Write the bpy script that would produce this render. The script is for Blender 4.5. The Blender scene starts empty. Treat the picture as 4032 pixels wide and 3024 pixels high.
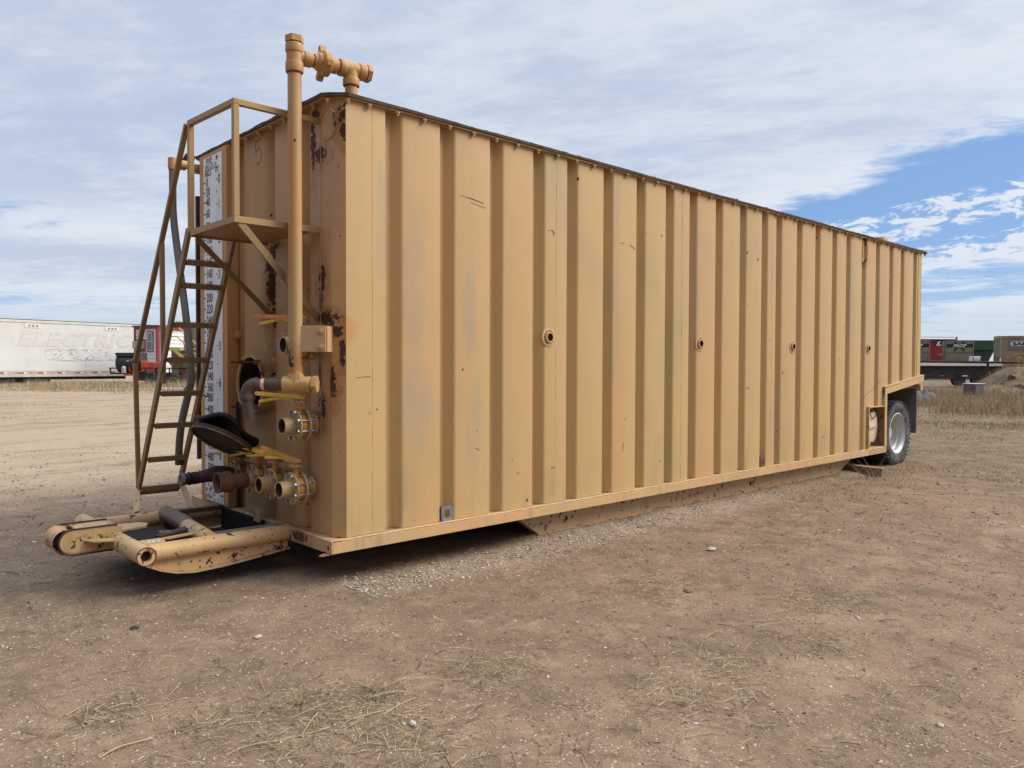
import bpy, math, random
import numpy as np
from mathutils import Vector, Matrix
R = math.radians
rnd = random.Random(7)
nr = np.random.RandomState(11)
S = bpy.context.scene
COL = S.collection

# ------------------------------------------------------------------ camera
cam = bpy.data.objects.new('camera', bpy.data.cameras.new('camera'))
COL.objects.link(cam)
YAW, PITCH, ROLL = R(47.1), R(-1.43), 0.0032
fw = Vector((math.cos(PITCH)*math.cos(YAW), math.cos(PITCH)*math.sin(YAW), math.sin(PITCH)))
rt = Vector((math.sin(YAW), -math.cos(YAW), 0)); up = rt.cross(fw)
r2 = rt*math.cos(ROLL)+up*math.sin(ROLL); u2 = -rt*math.sin(ROLL)+up*math.cos(ROLL)
M = Matrix((r2, u2, -fw)).transposed().to_4x4()
CAM = Vector((-2.6426, -4.6016, 1.514))
M.translation = CAM
cam.matrix_world = M
cam.data.sensor_width = 36; cam.data.lens = 36*3050/4032
cam.data.clip_end = 20000; cam.data.clip_start = .05
S.camera = cam
S.view_settings.view_transform = 'Standard'; S.view_settings.look = 'None'
S.view_settings.exposure = -0.12; S.view_settings.gamma = 1
S.cycles.max_bounces = 8

# ------------------------------------------------------------------ node helpers
class NT:
    def __init__(s, tree): s.t = tree
    def n(s, ty, **kw):
        nd = s.t.nodes.new(ty)
        ins = kw.pop('ins', {})
        for k, v in kw.items(): setattr(nd, k, v)
        for k, v in ins.items():
            if isinstance(v, bpy.types.NodeSocket): s.t.links.new(v, nd.inputs[k])
            else: nd.inputs[k].default_value = v
        return nd
    def math(s, op, a, b=0.0, c=None, clamp=False):
        i = {0: a, 1: b}
        if c is not None: i[2] = c
        return s.n('ShaderNodeMath', operation=op, use_clamp=clamp, ins=i).outputs[0]
    def mix(s, f, a, b, blend='MIX'):
        nd = s.n('ShaderNodeMix', data_type='RGBA', blend_type=blend)
        for k, v in ((0, f), (6, a), (7, b)):
            if isinstance(v, bpy.types.NodeSocket): s.t.links.new(v, nd.inputs[k])
            else: nd.inputs[k].default_value = (tuple(v)+(1,))[:4] if k else v
        return nd.outputs[2]
    def noise(s, vec, scale, detail=4, rough=.55, dist=0.0):
        nd = s.n('ShaderNodeTexNoise', ins={'Scale': scale, 'Detail': detail, 'Roughness': rough, 'Distortion': dist})
        if vec is not None: s.t.links.new(vec, nd.inputs['Vector'])
        return nd.outputs['Fac']
    def ramp(s, f, a, b, lo=0.0, hi=1.0):
        nd = s.n('ShaderNodeMapRange', interpolation_type='SMOOTHSTEP', ins={0: f, 1: a, 2: b, 3: lo, 4: hi})
        return nd.outputs[0]
    def mapping(s, vec, scale=(1,1,1), loc=(0,0,0), rot=(0,0,0)):
        return s.n('ShaderNodeMapping', ins={'Vector': vec, 'Scale': scale, 'Location': loc, 'Rotation': rot}).outputs[0]
    def sep(s, vec): return s.n('ShaderNodeSeparateXYZ', ins={0: vec}).outputs
    def comb(s, x, y, z): return s.n('ShaderNodeCombineXYZ', ins={0: x, 1: y, 2: z}).outputs[0]

def lin(r, g, b):
    f = lambda c: (c/255/12.92) if c/255 <= .04045 else ((c/255+.055)/1.055)**2.4
    return (f(r), f(g), f(b))

# ------------------------------------------------------------------ world : veiled sky
SUN_AZ, SUN_EL = math.atan2(-.64, .77), R(38)
W = bpy.data.worlds.new('World'); S.world = W; W.use_nodes = True
wt = W.node_tree; wt.nodes.clear(); w = NT(wt)
sky = w.n('ShaderNodeTexSky', sky_type='NISHITA', sun_disc=False, sun_elevation=SUN_EL,
          sun_rotation=math.pi/2-SUN_AZ, altitude=900, air_density=1.0, dust_density=1.2, ozone_density=1.5)
gen = w.n('ShaderNodeTexCoord').outputs['Generated']
d = w.n('ShaderNodeVectorMath', operation='NORMALIZE', ins={0: gen}).outputs[0]
dx, dy, dz = w.sep(d)
zz = w.math('ADD', w.math('MAXIMUM', dz, 0.0), .07)
px = w.math('DIVIDE', dx, zz); py = w.math('DIVIDE', dy, zz)
P = w.comb(px, py, 0.0)
# camera-forward-ish world axes, only used as compass directions of the cloud field
ca, sa = math.cos(YAW), math.sin(YAW)
fwd = w.math('ADD', w.math('MULTIPLY', dx, ca), w.math('MULTIPLY', dy, sa))
rgt = w.math('SUBTRACT', w.math('MULTIPLY', dx, sa), w.math('MULTIPLY', dy, ca))
az = w.math('ARCTAN2', rgt, fwd)                      # radians, + to the right of 47 deg
el = w.math('ARCSINE', dz)
Pr = w.mapping(P, rot=(0, 0, R(62)))
n_big = w.noise(w.mapping(Pr, scale=(.35, .8, 1)), 1.0, 5, .55, .3)
n_mid = w.noise(w.mapping(Pr, scale=(1.0, 1.45, 1), loc=(3, 1, 0)), 1.25, 6, .58, .3)
n_rip = w.noise(w.mapping(Pr, scale=(1.0, 1.7, 1), loc=(7, 2, 0)), 4.6, 6, .66, .35)
n_puf = w.noise(w.comb(w.math('MULTIPLY', az, 30.0), w.math('MULTIPLY', el, 85.0), 0.0), 1.0, 6, .66, .5)
n_str = w.noise(w.comb(w.math('MULTIPLY', az, 2.2), w.math('MULTIPLY', el, 26.0), 0.0), 1.2, 5, .55, .35)
# blue openings low on the right and, paler, low on the left
def band(v, a, b, c, e): return w.math('MULTIPLY', w.ramp(v, a, b), w.ramp(v, c, e, 1.0, 0.0))
def steps(v, vmax, pts):
    cr = w.n('ShaderNodeValToRGB', ins={0: w.math('DIVIDE', v, vmax)}); e = cr.color_ramp.elements; cr.color_ramp.interpolation = 'B_SPLINE'
    e[0].position = pts[0][0]/vmax; e[0].color = (pts[0][1],)*3+(1,); e[1].position = pts[-1][0]/vmax; e[1].color = (pts[-1][1],)*3+(1,)
    for p, q in pts[1:-1]: k = e.new(p/vmax); k.color = (q,)*3+(1,)
    return w.math('ADD', cr.outputs[0], 0.0)
wig = w.math('MULTIPLY', w.math('SUBTRACT', w.noise(w.comb(w.math('MULTIPLY', az, 6.0), w.math('MULTIPLY', el, 14.0), 3.0), 1.0, 4, .6), .5), .05)
elr = w.math('ADD', w.math('SUBTRACT', el, w.math('MULTIPLY', w.math('SUBTRACT', az, .4), .19)), wig)
ell_ = w.math('ADD', el, wig)
openR = w.math('MULTIPLY', steps(elr, .3, [(0,.1),(.030,.12),(.045,.70),(.070,.80),(.088,.50),(.105,.50),(.118,.95),(.130,.95),(.140,.56),(.165,.56),(.175,1.0),(.190,1.0),(.205,.62),(.225,.42),(.25,.22),(.29,0.0)]), w.ramp(az, .16, .36))
openL = w.math('MULTIPLY', steps(ell_, .35, [(0,.0),(.035,.1),(.055,.75),(.085,.85),(.105,.15),(.13,.15),(.145,.75),(.16,.75),(.185,.2),(.22,.25),(.33,0.0)]), w.ramp(az, -.34, -.14, 1.0, 0.0))
opn = w.math('ADD', openR, w.math('MULTIPLY', openL, .64), clamp=True)
pz = w.math('MULTIPLY', band(elr, .075, .095, .165, .185), w.ramp(az, .16, .36))
cov = w.math('ADD', w.math('MULTIPLY', n_mid, .9), w.math('MULTIPLY', n_str, .45))
cov = w.math('ADD', cov, w.math('MULTIPLY', w.math('MAXIMUM', n_rip, w.math('MULTIPLY', w.math('MULTIPLY', n_puf, 1.35), pz)), .50))
cov = w.math('ADD', cov, w.math('MULTIPLY', w.math('MULTIPLY', w.math('SUBTRACT', n_puf, .5), pz), 2.0))                # ~0.92 mean
thick = w.ramp(w.math('SUBTRACT', w.math('ADD', cov, .52), w.math('MULTIPLY', opn, .82)), .80, 1.10)
veil = w.math('MULTIPLY', w.ramp(n_big, .3, .7, .80, .95), 1.0)
# clouds: brighter rims, grey-violet bodies
body = w.mix(w.ramp(w.math('ADD', w.math('MULTIPLY', n_rip, .40), w.math('ADD', w.math('MULTIPLY', n_mid, .60), w.math('MULTIPLY', az, .10))), .38, .64), (5.35, 6.0, 7.25), (7.2, 7.65, 8.35))
bright = w.ramp(w.math('ADD', opn, w.math('MULTIPLY', n_str, .3)), .25, .7)
body = w.mix(w.math('MULTIPLY', bright, .80), body, (7.9, 8.3, 8.9))
low = w.ramp(el, .0, .13, 1.0, 0.0)
body = w.mix(w.math('MULTIPLY', low, .8), body, (5.9, 6.9, 7.7))
# glow of the veiled sun
sv = (math.cos(SUN_EL)*math.cos(SUN_AZ), math.cos(SUN_EL)*math.sin(SUN_AZ), math.sin(SUN_EL))
cosg = w.n('ShaderNodeVectorMath', operation='DOT_PRODUCT', ins={0: d, 1: sv}).outputs['Value']
glow = w.math('POWER', w.math('MAXIMUM', cosg, 0.0), 6.0)
body = w.mix(glow, body, (16.0, 15.5, 14.5))
dk = w.ramp(w.math('ADD', w.math('MULTIPLY', dx, .95), w.math('MULTIPLY', dy, .30)), -.75, .02, .20, 1.0)  # unseen sky away from the sun dimmed to cut fill on the front wall
dk = w.math('MULTIPLY', w.math('MAXIMUM', dk, w.ramp(dz, .45, .75)), w.ramp(dz, .48, .85, 1.0, 2.5))  # unseen zenith kept bright and boosted for more fill on the ground
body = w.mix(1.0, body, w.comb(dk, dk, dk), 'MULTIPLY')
skyc = w.mix(.60, sky.outputs[0], (2.2, 4.2, 8.3))
skyc = w.mix(w.ramp(el, .0, .13, .75, 0.0), skyc, (4.9, 6.9, 8.4))
alpha = w.math('MULTIPLY', thick, veil)
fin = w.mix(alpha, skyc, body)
gnd = w.ramp(dz, -.02, .0)
fin = w.mix(gnd, (2.2, 1.8, 1.4), fin)
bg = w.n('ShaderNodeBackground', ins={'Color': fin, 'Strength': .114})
wo = w.n('ShaderNodeOutputWorld', ins={0: bg.outputs[0]})

sun = bpy.data.objects.new('sun', bpy.data.lights.new('sun', 'SUN')); COL.objects.link(sun)
sun.data.energy = 3.35; sun.data.angle = R(28); sun.data.color = (1, .93, .82)
sun.rotation_euler = Vector(sv).to_track_quat('Z', 'Y').to_euler()

# ------------------------------------------------------------------ object helpers
def finish(o, parent):
    COL.objects.link(o)
    if parent is not None: o.parent = parent
    return o
def tag(o, label=None, cat=None, group=None, kind=None):
    if label: o['label'] = label
    if cat: o['category'] = cat
    if group: o['group'] = group
    if kind: o['kind'] = kind
    return o
def thing(name, label, cat, loc=(0,0,0), rz=0.0, group=None):
    o = bpy.data.objects.new(name, None); o.location = loc; o.rotation_euler = (0, 0, rz)
    o.empty_display_size = .2
    COL.objects.link(o); return tag(o, label, cat, group)
def npmesh(name, V, F, mat, smooth=False):
    me = bpy.data.meshes.new(name)
    V = np.asarray(V, np.float32); F = np.asarray(F, np.int32); n, k = F.shape
    me.vertices.add(len(V)); me.vertices.foreach_set('co', V.ravel())
    me.loops.add(n*k); me.loops.foreach_set('vertex_index', F.ravel())
    me.polygons.add(n); me.polygons.foreach_set('loop_start', np.arange(0, n*k, k, dtype=np.int32))
    me.polygons.foreach_set('loop_total', np.full(n, k, np.int32))
    me.polygons.foreach_set('use_smooth', np.full(n, smooth, bool))
    me.materials.append(mat); me.update(calc_edges=True); me.validate()
    return bpy.data.objects.new(name, me)
def frame(axis):
    a = Vector(axis).normalized()
    b = Vector((0,0,1)) if abs(a.z) < .9 else Vector((1,0,0))
    u = b.cross(a).normalized(); return u, a.cross(u), a
class MB:
    def __init__(s): s.v = []; s.f = []
    def add(s, vs, fs):
        k = len(s.v); s.v += [tuple(v) for v in vs]; s.f += [tuple(i+k for i in f) for f in fs]; return s
    def box(s, c, size, rot=None):
        hx, hy, hz = [q/2 for q in size]; c = Vector(c)
        vs = [Vector((x*hx, y*hy, z*hz)) for x in (-1,1) for y in (-1,1) for z in (-1,1)]
        if rot is not None: vs = [rot @ v for v in vs]
        vs = [c+v for v in vs]
        return s.add(vs, [(0,1,3,2),(4,6,7,5),(0,4,5,1),(2,3,7,6),(0,2,6,4),(1,5,7,3)])
    def b2(s, lo, hi):
        return s.box([(a+b)/2 for a, b in zip(lo, hi)], [b-a for a, b in zip(lo, hi)])
    def bar(s, a, b, wd, th, upv=(0,0,1)):
        """rectangular bar from a to b: wd across, th along upv"""
        a, b = Vector(a), Vector(b); d = (b-a); L = d.length; d.normalize()
        side = d.cross(Vector(upv)).normalized(); u = side.cross(d)
        rot = Matrix((d, side, u)).transposed()
        return s.box((a+b)/2, (L, wd, th), rot)
    def tube(s, path, r, seg=16, cap=True):
        path = [Vector(p) for p in path]; n = len(path)
        rs = r if isinstance(r, (list, tuple)) else [r]*n
        t0 = (path[1]-path[0]).normalized(); u, v, _ = frame(t0); vs = []
        for i, p in enumerate(path):
            t = (path[min(i+1, n-1)]-path[max(i-1, 0)]).normalized()
            u = (u-t*u.dot(t)).normalized(); v = t.cross(u)
            for k in range(seg):
                a = 2*math.pi*k/seg; vs.append(p+(u*math.cos(a)+v*math.sin(a))*rs[i])
        fs = [(i*seg+k, i*seg+(k+1)%seg, (i+1)*seg+(k+1)%seg, (i+1)*seg+k) for i in range(n-1) for k in range(seg)]
        if cap: fs += [tuple(reversed(range(seg))), tuple((n-1)*seg+k for k in range(seg))]
        return s.add(vs, fs)
    def lathe(s, o, axis, prof, seg=24, closed=False, phase=0.0):
        """prof: (r,h) list along axis"""
        o = Vector(o); u, v, a = frame(axis); vs = []; n = len(prof)
        for r, h in prof:
            for k in range(seg):
                t = 2*math.pi*k/seg+phase; vs.append(o+a*h+(u*math.cos(t)+v*math.sin(t))*max(r, 1e-5))
        rng = n if closed else n-1
        fs = [(i*seg+k, i*seg+(k+1)%seg, ((i+1)%n)*seg+(k+1)%seg, ((i+1)%n)*seg+k) for i in range(rng) for k in range(seg)]
        return s.add(vs, fs)
    def cyl(s, a, b, r, seg=16, r1=None, phase=0.0):
        a, b = Vector(a), Vector(b); L = (b-a).length; r1 = r if r1 is None else r1
        return s.lathe(a, b-a, [(0,0),(r,0),(r1,L),(0,L)], seg, phase=phase)
    def pipe(s, a, b, ro, ri, seg=20):
        a, b = Vector(a), Vector(b); L = (b-a).length
        return s.lathe(a, b-a, [(ri,0),(ro,0),(ro,L),(ri,L)], seg, closed=True)
    def prism(s, pts, axis_i, lo, hi):
        """2-D outline pts in the two other axes, extruded lo..hi along axis_i"""
        def mk(p, h):
            q = [0,0,0]; j = [i for i in range(3) if i != axis_i]; q[j[0]] = p[0]; q[j[1]] = p[1]; q[axis_i] = h; return q
        n = len(pts); vs = [mk(p, lo) for p in pts]+[mk(p, hi) for p in pts]
        fs = [(i, (i+1) % n, n+(i+1) % n, n+i) for i in range(n)]+[tuple(reversed(range(n))), tuple(range(n, 2*n))]
        return s.add(vs, fs)
    def build(s, name, mat, parent=None, smooth=35, bevel=0.0, label=None):
        me = bpy.data.meshes.new(name); me.from_pydata(s.v, [], s.f); me.materials.append(mat)
        bad = None
        import bmesh
        bm = bmesh.new(); bm.from_mesh(me); bmesh.ops.recalc_face_normals(bm, faces=bm.faces); bm.to_mesh(me); bm.free()
        if smooth:
            me.polygons.foreach_set('use_smooth', [True]*len(me.polygons)); me.set_sharp_from_angle(angle=R(smooth))
        me.update(); o = bpy.data.objects.new(name, me); finish(o, parent)
        if bevel:
            b = o.modifiers.new('bevel', 'BEVEL'); b.width = bevel; b.segments = 2; b.limit_method = 'ANGLE'; b.angle_limit = R(40)
        if label: o['label'] = label
        return o
def dup(src, parent=None, loc=None):
    c = src.copy(); COL.objects.link(c); c.parent = parent if parent is not None else src.parent
    if loc is not None: c.location = loc
    return c
def dup_tree(root, loc, rz=None, label=None):
    r = root.copy(); COL.objects.link(r); r.location = loc
    if rz is not None: r.rotation_euler = (0, 0, rz)
    if label: r['label'] = label
    for ch in list(root.children):
        c = ch.copy(); COL.objects.link(c); c.parent = r
        for g in list(ch.children):
            q = g.copy(); COL.objects.link(q); q.parent = c
    return r
def text_into(mb_list, body, o, ux, uy, h, sx=1.0, shear=0.0, nrm=.0015, bold=0.0, align='LEFT', space=1.0):
    """letters as a thin mesh: origin o, reading direction ux, up uy, cap height h"""
    cu = bpy.data.curves.new('t', 'FONT'); cu.body = body; cu.size = 1; cu.shear = shear; cu.offset = bold
    cu.align_x = align; cu.space_character = space; cu.resolution_u = 3
    ob = bpy.data.objects.new('t', cu); COL.objects.link(ob)
    dg = bpy.context.evaluated_depsgraph_get(); me = ob.evaluated_get(dg).to_mesh()
    o = Vector(o); ux = Vector(ux).normalized(); uy = Vector(uy).normalized(); nn = ux.cross(uy)
    k = h/.70
    vs = [o+ux*(v.co.x*k*sx)+uy*(v.co.y*k)+nn*nrm for v in me.vertices]
    fs = [tuple(p.vertices) for p in me.polygons]
    mb_list.add(vs, fs); ob.evaluated_get(dg).to_mesh_clear()
    bpy.data.objects.remove(ob); bpy.data.curves.remove(cu)

# ------------------------------------------------------------------ materials
def new_mat(name):
    m = bpy.data.materials.new(name); m.use_nodes = True; m.node_tree.nodes.clear()
    t = NT(m.node_tree)
    bs = t.n('ShaderNodeBsdfPrincipled'); out = t.n('ShaderNodeOutputMaterial', ins={0: bs.outputs[0]})
    tc = t.n('ShaderNodeTexCoord').outputs['Object']
    return m, t, bs, tc
def setc(t, bs, key, v):
    if isinstance(v, bpy.types.NodeSocket): t.t.links.new(v, bs.inputs[key])
    else: bs.inputs[key].default_value = (tuple(v)+(1,))[:4] if key == 'Base Color' else v
def bump(t, bs, h, strength=.3, dist=.01):
    b = t.n('ShaderNodeBump', ins={'Height': h, 'Strength': strength, 'Distance': dist}); t.t.links.new(b.outputs[0], bs.inputs['Normal'])
def simple(name, col, rough=.6, metal=0.0, var=.12, vs=3.0, bmp=0.0, spec=.5, stretch=(1,1,1)):
    m, t, bs, tc = new_mat(name)
    n = t.noise(t.mapping(tc, scale=stretch), vs, 5, .6)
    c = t.mix(t.ramp(n, .3, .7), tuple(q*(1-var) for q in col), tuple(min(1, q*(1+var)) for q in col))
    setc(t, bs, 'Base Color', c); setc(t, bs, 'Metallic', metal)
    setc(t, bs, 'Roughness', t.ramp(t.noise(tc, vs*4, 3), .3, .7, max(0, rough-.08), min(1, rough+.08)))
    bs.inputs['Specular IOR Level'].default_value = spec
    if bmp: bump(t, bs, t.noise(tc, vs*14, 4), bmp, .01)
    return m
TAN = (.475, .322, .148); PINK = (.50, .295, .160); ORG = (.50, .24, .08); GRN = (.335, .295, .185); RUST = (.045, .016, .012); RUSTO = (.23, .085, .03)
def paint(name, base=TAN, worn=0.5, blobs=(), greys=(), streak=True, chips=.5, chipscale=9.0, seamx=(), oranges=(), yz=True, hue=0.0):
    """old sprayed tan paint: fades, stains, chips to rust.  blobs/greys/oranges: (a,b,ra,rb) in object y,z (or x,z)"""
    m, t, bs, tc = new_mat(name)
    x, y, z = t.sep(tc)
    st = t.mapping(tc, scale=(1.9, 1.9, .16 if streak else 1.9))
    n1 = t.noise(st, 1.0, 4, .55, .2); n2 = t.noise(t.mapping(tc, scale=(1, 1, .45), loc=(5, 3, 1)), 1.3, 3, .5)
    c = t.mix(t.ramp(n1, .44, .58), base, (base[0]*1.02, base[1]*.945, base[2]*.98))
    c = t.mix(t.math('MULTIPLY', t.ramp(n2, .52, .68), .55), c, (base[0]*.80, base[1]*.90, base[2]*.98))
    n3 = t.noise(t.mapping(tc, scale=(4.5, 4.5, .22), loc=(9, 1, 4)), 1.0, 4, .6, .3)
    c = t.mix(t.math('MULTIPLY', t.ramp(n3, .54, .70), .34 if yz else .36), c, GRN)
    fine = t.noise(tc, 60, 3, .6)
    c = t.mix(.10, c, t.mix(fine, (.3, .2, .1), (.9, .75, .55)), 'OVERLAY')
    u = y if yz else x
    wob = t.noise(t.mapping(tc, scale=(1, 1, .5)), 7, 5, .6)
    def ell(lst, soft, wobk, scale=1.0, src=wob):
        acc = None
        for a, b, ra, rb in lst:
            dxx = t.math('MULTIPLY', t.math('SUBTRACT', u, a), 1/ra); dzz = t.math('MULTIPLY', t.math('SUBTRACT', z, b), 1/rb)
            q = t.math('ADD', t.math('MULTIPLY', dxx, dxx), t.math('MULTIPLY', dzz, dzz))
            q = t.math('ADD', q, t.math('MULTIPLY', t.math('SUBTRACT', src, .5), wobk))
            mm = t.ramp(q, 1-soft, 1+soft, 1.0, 0.0)
            acc = mm if acc is None else t.math('MAXIMUM', acc, mm)
        return acc
    if greys:
        c = t.mix(t.math('MULTIPLY', ell(greys, .75, 3.0), t.ramp(t.noise(t.mapping(tc, scale=(6,6,1.2)), 2.0, 5, .65), .3, .7, .15, .50)), c, (.285, .262, .215))
    if oranges:
        c = t.mix(t.math('MULTIPLY', ell(oranges, .55, 1.4), .85), c, ORG)
    rusty = None
    sharpn = t.noise(tc, 26, 5, .7)
    if blobs:
        rb_ = ell(blobs, .09, 6.5, src=sharpn)
        halo = ell([(a, b-rb*.3, ra*1.7+.015, rb*1.5+.03) for a, b, ra, rb in blobs], .8, 5.0, src=sharpn)
        c = t.mix(t.math('MULTIPLY', halo, .5), c, RUSTO)
        rusty = rb_
    # scattered chips
    vor = t.n('ShaderNodeTexVoronoi', ins={'Vector': t.mapping(tc, scale=(1, 1, .8)), 'Scale': chipscale, 'Randomness': 1.0})
    dist, vcol = vor.outputs['Distance'], vor.outputs['Color']
    rr = t.sep(vcol)[0]
    area = t.noise(t.mapping(tc, loc=(2, 8, 3)), 1.7, 2)
    size = t.math('MULTIPLY', t.ramp(rr, .55-.25*min(1,chips), 1.0), t.ramp(area, .60-.30*chips, .85-.25*chips, 0.0, .25))
    dd = t.math('ADD', dist, t.math('MULTIPLY', t.math('SUBTRACT', sharpn, .5), .18))
    ch = t.math('LESS_THAN', dd, size)
    rusty = ch if rusty is None else t.math('MAXIMUM', rusty, ch)
    if worn > .6:
        wn = t.math('GREATER_THAN', t.noise(t.mapping(tc, loc=(1, 1, 7)), 13.0, 7, .70), 1.30-worn*.88)
        rusty = t.math('MAXIMUM', rusty, wn)
    rcol = t.mix(t.ramp(t.noise(tc, 30, 4), .35, .7), RUST, (.085, .035, .026))
    c = t.mix(rusty, c, rcol)
    spl = t.math('MULTIPLY', t.ramp(z, .25, .95, 1.0, 0.0), t.ramp(t.noise(t.mapping(tc, scale=(3, 3, .5), loc=(4, 2, 6)), 3.0, 6, .7), .50, .72))
    c = t.mix(t.math('MULTIPLY', spl, .38), c, (.20, .15, .10))
    setc(t, bs, 'Base Color', c)
    setc(t, bs, 'Roughness', t.mix(rusty, (.5,)*3, (.85,)*3))
    bs.inputs['Specular IOR Level'].default_value = .35
    hh = t.math('SUBTRACT', t.math('MULTIPLY', fine, .12), rusty)
    hh = t.math('ADD', hh, t.math('MULTIPLY', t.noise(t.mapping(tc, scale=(1, 1, .6)), 2.2, 2), 6.0))
    bump(t, bs, hh, .35, .004)
    return m

FRONT_BLOBS = [(.365,3.08,.035,.20),(.27,2.965,.085,.05),(.045,3.21,.035,.075),(.050,3.10,.018,.08),(.33,3.25,.05,.03),(1.01,2.42,.10,.07),(1.035,2.12,.085,.24),(1.00,1.86,.06,.12),
               (.985,1.60,.035,.16),(.245,2.12,.045,.10),(.20,1.83,.12,.045),(.09,1.735,.036,.04),(.275,1.43,.016,.12),(.245,1.23,.045,.085),(.115,1.38,.022,.10),(.06,1.60,.014,.10),(.26,1.95,.02,.10)]
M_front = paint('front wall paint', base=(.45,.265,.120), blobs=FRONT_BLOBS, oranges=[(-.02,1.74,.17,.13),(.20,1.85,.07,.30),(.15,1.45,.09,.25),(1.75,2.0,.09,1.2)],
                greys=[(.30,1.10,.10,.14),(1.25,.55,.20,.10),(.12,2.8,.05,.4)], chips=.68, chipscale=20)
M_side = paint('side wall paint', blobs=[(8.46,3.27,.035,.10),(8.44,2.99,.06,.03)], oranges=[(.04,1.74,.16,.12)],
               greys=[(.70,2.05,.10,.50),(.41,2.45,.05,.45),(1.22,1.9,.06,.4),(.72,1.2,.14,.35),(1.27,1.0,.08,.3),(3.0,2.6,.03,.9),(4.32,2.6,.05,.7),(6.0,2.6,.06,.9),(8.05,2.3,.07,.9),(8.9,1.6,.05,.4)], chips=.35, chipscale=13, yz=False)
M_tan = paint('tan paint', base=(.49,.315,.152), worn=.4, streak=False, chips=.2, chipscale=24)
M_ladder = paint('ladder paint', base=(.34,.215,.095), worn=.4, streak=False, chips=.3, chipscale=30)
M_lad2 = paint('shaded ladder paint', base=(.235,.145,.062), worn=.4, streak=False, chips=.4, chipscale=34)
M_rail = paint('rail paint', base=(.53,.35,.175), worn=.4, streak=False, chips=.5, chipscale=12)
M_worn = paint('worn drawbar paint', base=(.50,.33,.16), worn=.79, streak=False, chips=1.2, chipscale=36)
M_skid = paint('worn skid paint', base=(.42,.28,.155), worn=.80, streak=False, chips=.9, chipscale=8)
M_fit = paint('fitting paint', base=(.45,.25,.095), worn=.4, streak=False, chips=.2, chipscale=20)
M_brass = simple('tan cast fitting', (.50,.30,.11), .38, .15, .10, 6)
M_rustdark = simple('dark rusty steel', (.060,.028,.024), .8, 0, .3, 9, .25)
M_rustbr = simple('brown rusty steel', (.13,.05,.028), .8, 0, .4, 9, .25)
M_hose = simple('brown rubber hose', (.085,.052,.040), .62, 0, .15, 8, .1)
M_black = simple('oily black steel', (.012,.010,.009), .7, 0, .5, 6, .2, .3)
M_rubber = simple('black rubber', (.008,.008,.009), .55, 0, .3, 12, .1, .3)
M_greyhose = simple('grey hose', (.14,.125,.11), .6, 0, .2, 5)
M_bolt = simple('zinc bolt', (.30,.31,.33), .42, .8, .3, 60)
M_yel = simple('yellow handle paint', (.72,.44,.055), .5, 0, .22, 12)
M_orange = simple('orange valve body', (.62,.25,.04), .5, 0, .25, 12)
M_lever_o = simple('orange lever paint', (.62,.28,.07), .5, 0, .2, 14)
M_tape = simple('pink tape', (.75,.38,.30), .6, 0, .3, 30)
M_white = simple('white gauge sheet', (.78,.78,.80), .55, 0, .08, 6, 0, .5)
M_ink = simple('black lettering', (.02,.018,.018), .6, 0, .1, 10)
M_gaugebox = paint('gauge box paint', base=(.47,.245,.095), worn=.4, streak=True, chips=.2, chipscale=8)
M_inside = simple('tank inside rust and dark', (.02,.014,.011), .9, 0, .4, 5)  # rust colour with the darkness of the closed interior put in
M_redpaint = simple('faded red crayon', (.28,.12,.08), .8, 0, .15, 20)
M_chalk = simple('white chalk', (.60,.52,.43), .9, 0, .2, 30)
def m_tyre():
    m, t, bs, tc = new_mat('tyre rubber')
    n = t.noise(tc, 7, 5, .65)
    c = t.mix(t.ramp(n, .42, .68), (.028,.029,.031), (.12,.115,.105)); setc(t, bs, 'Base Color', c); setc(t, bs, 'Roughness', .85)
    bump(t, bs, t.noise(tc, 60, 3), .2, .004); return m
M_tyre = m_tyre()
M_rim = simple('dusty aluminium rim', (.50,.49,.48), .5, .25, .08, 5)
M_flap = simple('mud flap rubber', (.14,.13,.12), .8, 0, .25, 3, .1)
M_roofedge = simple('dark roof edge', (.075,.045,.030), .8, 0, .5, 12, .4)
M_wood = simple('weathered timber', (.23,.15,.09), .85, 0, .3, 4, .3, stretch=(1,6,6))

# =================================================================== GROUND
def gh(X, Y):
    """terrain height (numpy)"""
    X = np.asarray(X, float); Y = np.asarray(Y, float)
    dx_, dy_ = X-CAM.x, Y-CAM.y
    Df = dx_*math.cos(YAW)+dy_*math.sin(YAW); Rr = dx_*math.sin(YAW)-dy_*math.cos(YAW)
    ds = np.hypot(dx_, dy_)
    s = np.clip((ds-13)/25, 0, 1); s = s*s*(3-2*s)
    a = np.arctan2(Rr, np.maximum(Df, .1))
    left = np.clip((.1-a)/.3, 0, 1)
    h = s*(.10+.30*left)
    und = .012*np.sin(X*1.3+.7*Y)*np.sin(.9*Y-.4*X)+.008*np.sin(3.1*X+1.7*Y+1)+.03*np.sin(.45*X+.2*Y+2)*np.clip((ds-8)/8, 0, 1)
    near_tank = (X > -1.6) & (X < 11.5) & (Y > -.8) & (Y < 3.2)
    h = h+und*np.where(near_tank, .35, 1)
    h = h+.050*np.exp(-((Y-.30)/.32)**2)*np.clip((X-1.7)/.5, 0, 1)*np.clip((8.9-X)/.5, 0, 1)
    # wheel ruts on the left
    for off in (0.0, 2.1):
        q = (X*.35-Y+9+off)/np.hypot(.35, 1)
        h = h-.035*np.exp(-(q/.32)**2)*np.clip((ds-6)/3, 0, 1)*left
    # dirt mound behind the fence line on the right
    h = h+1.42*np.exp(-(((Rr-27.2)/2.2)**4+((Df-40.6)/2.0)**4))+.45*np.exp(-(((Rr-24.0)/1.5)**2+((Df-38.5)/2.6)**2))
    return h
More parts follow.
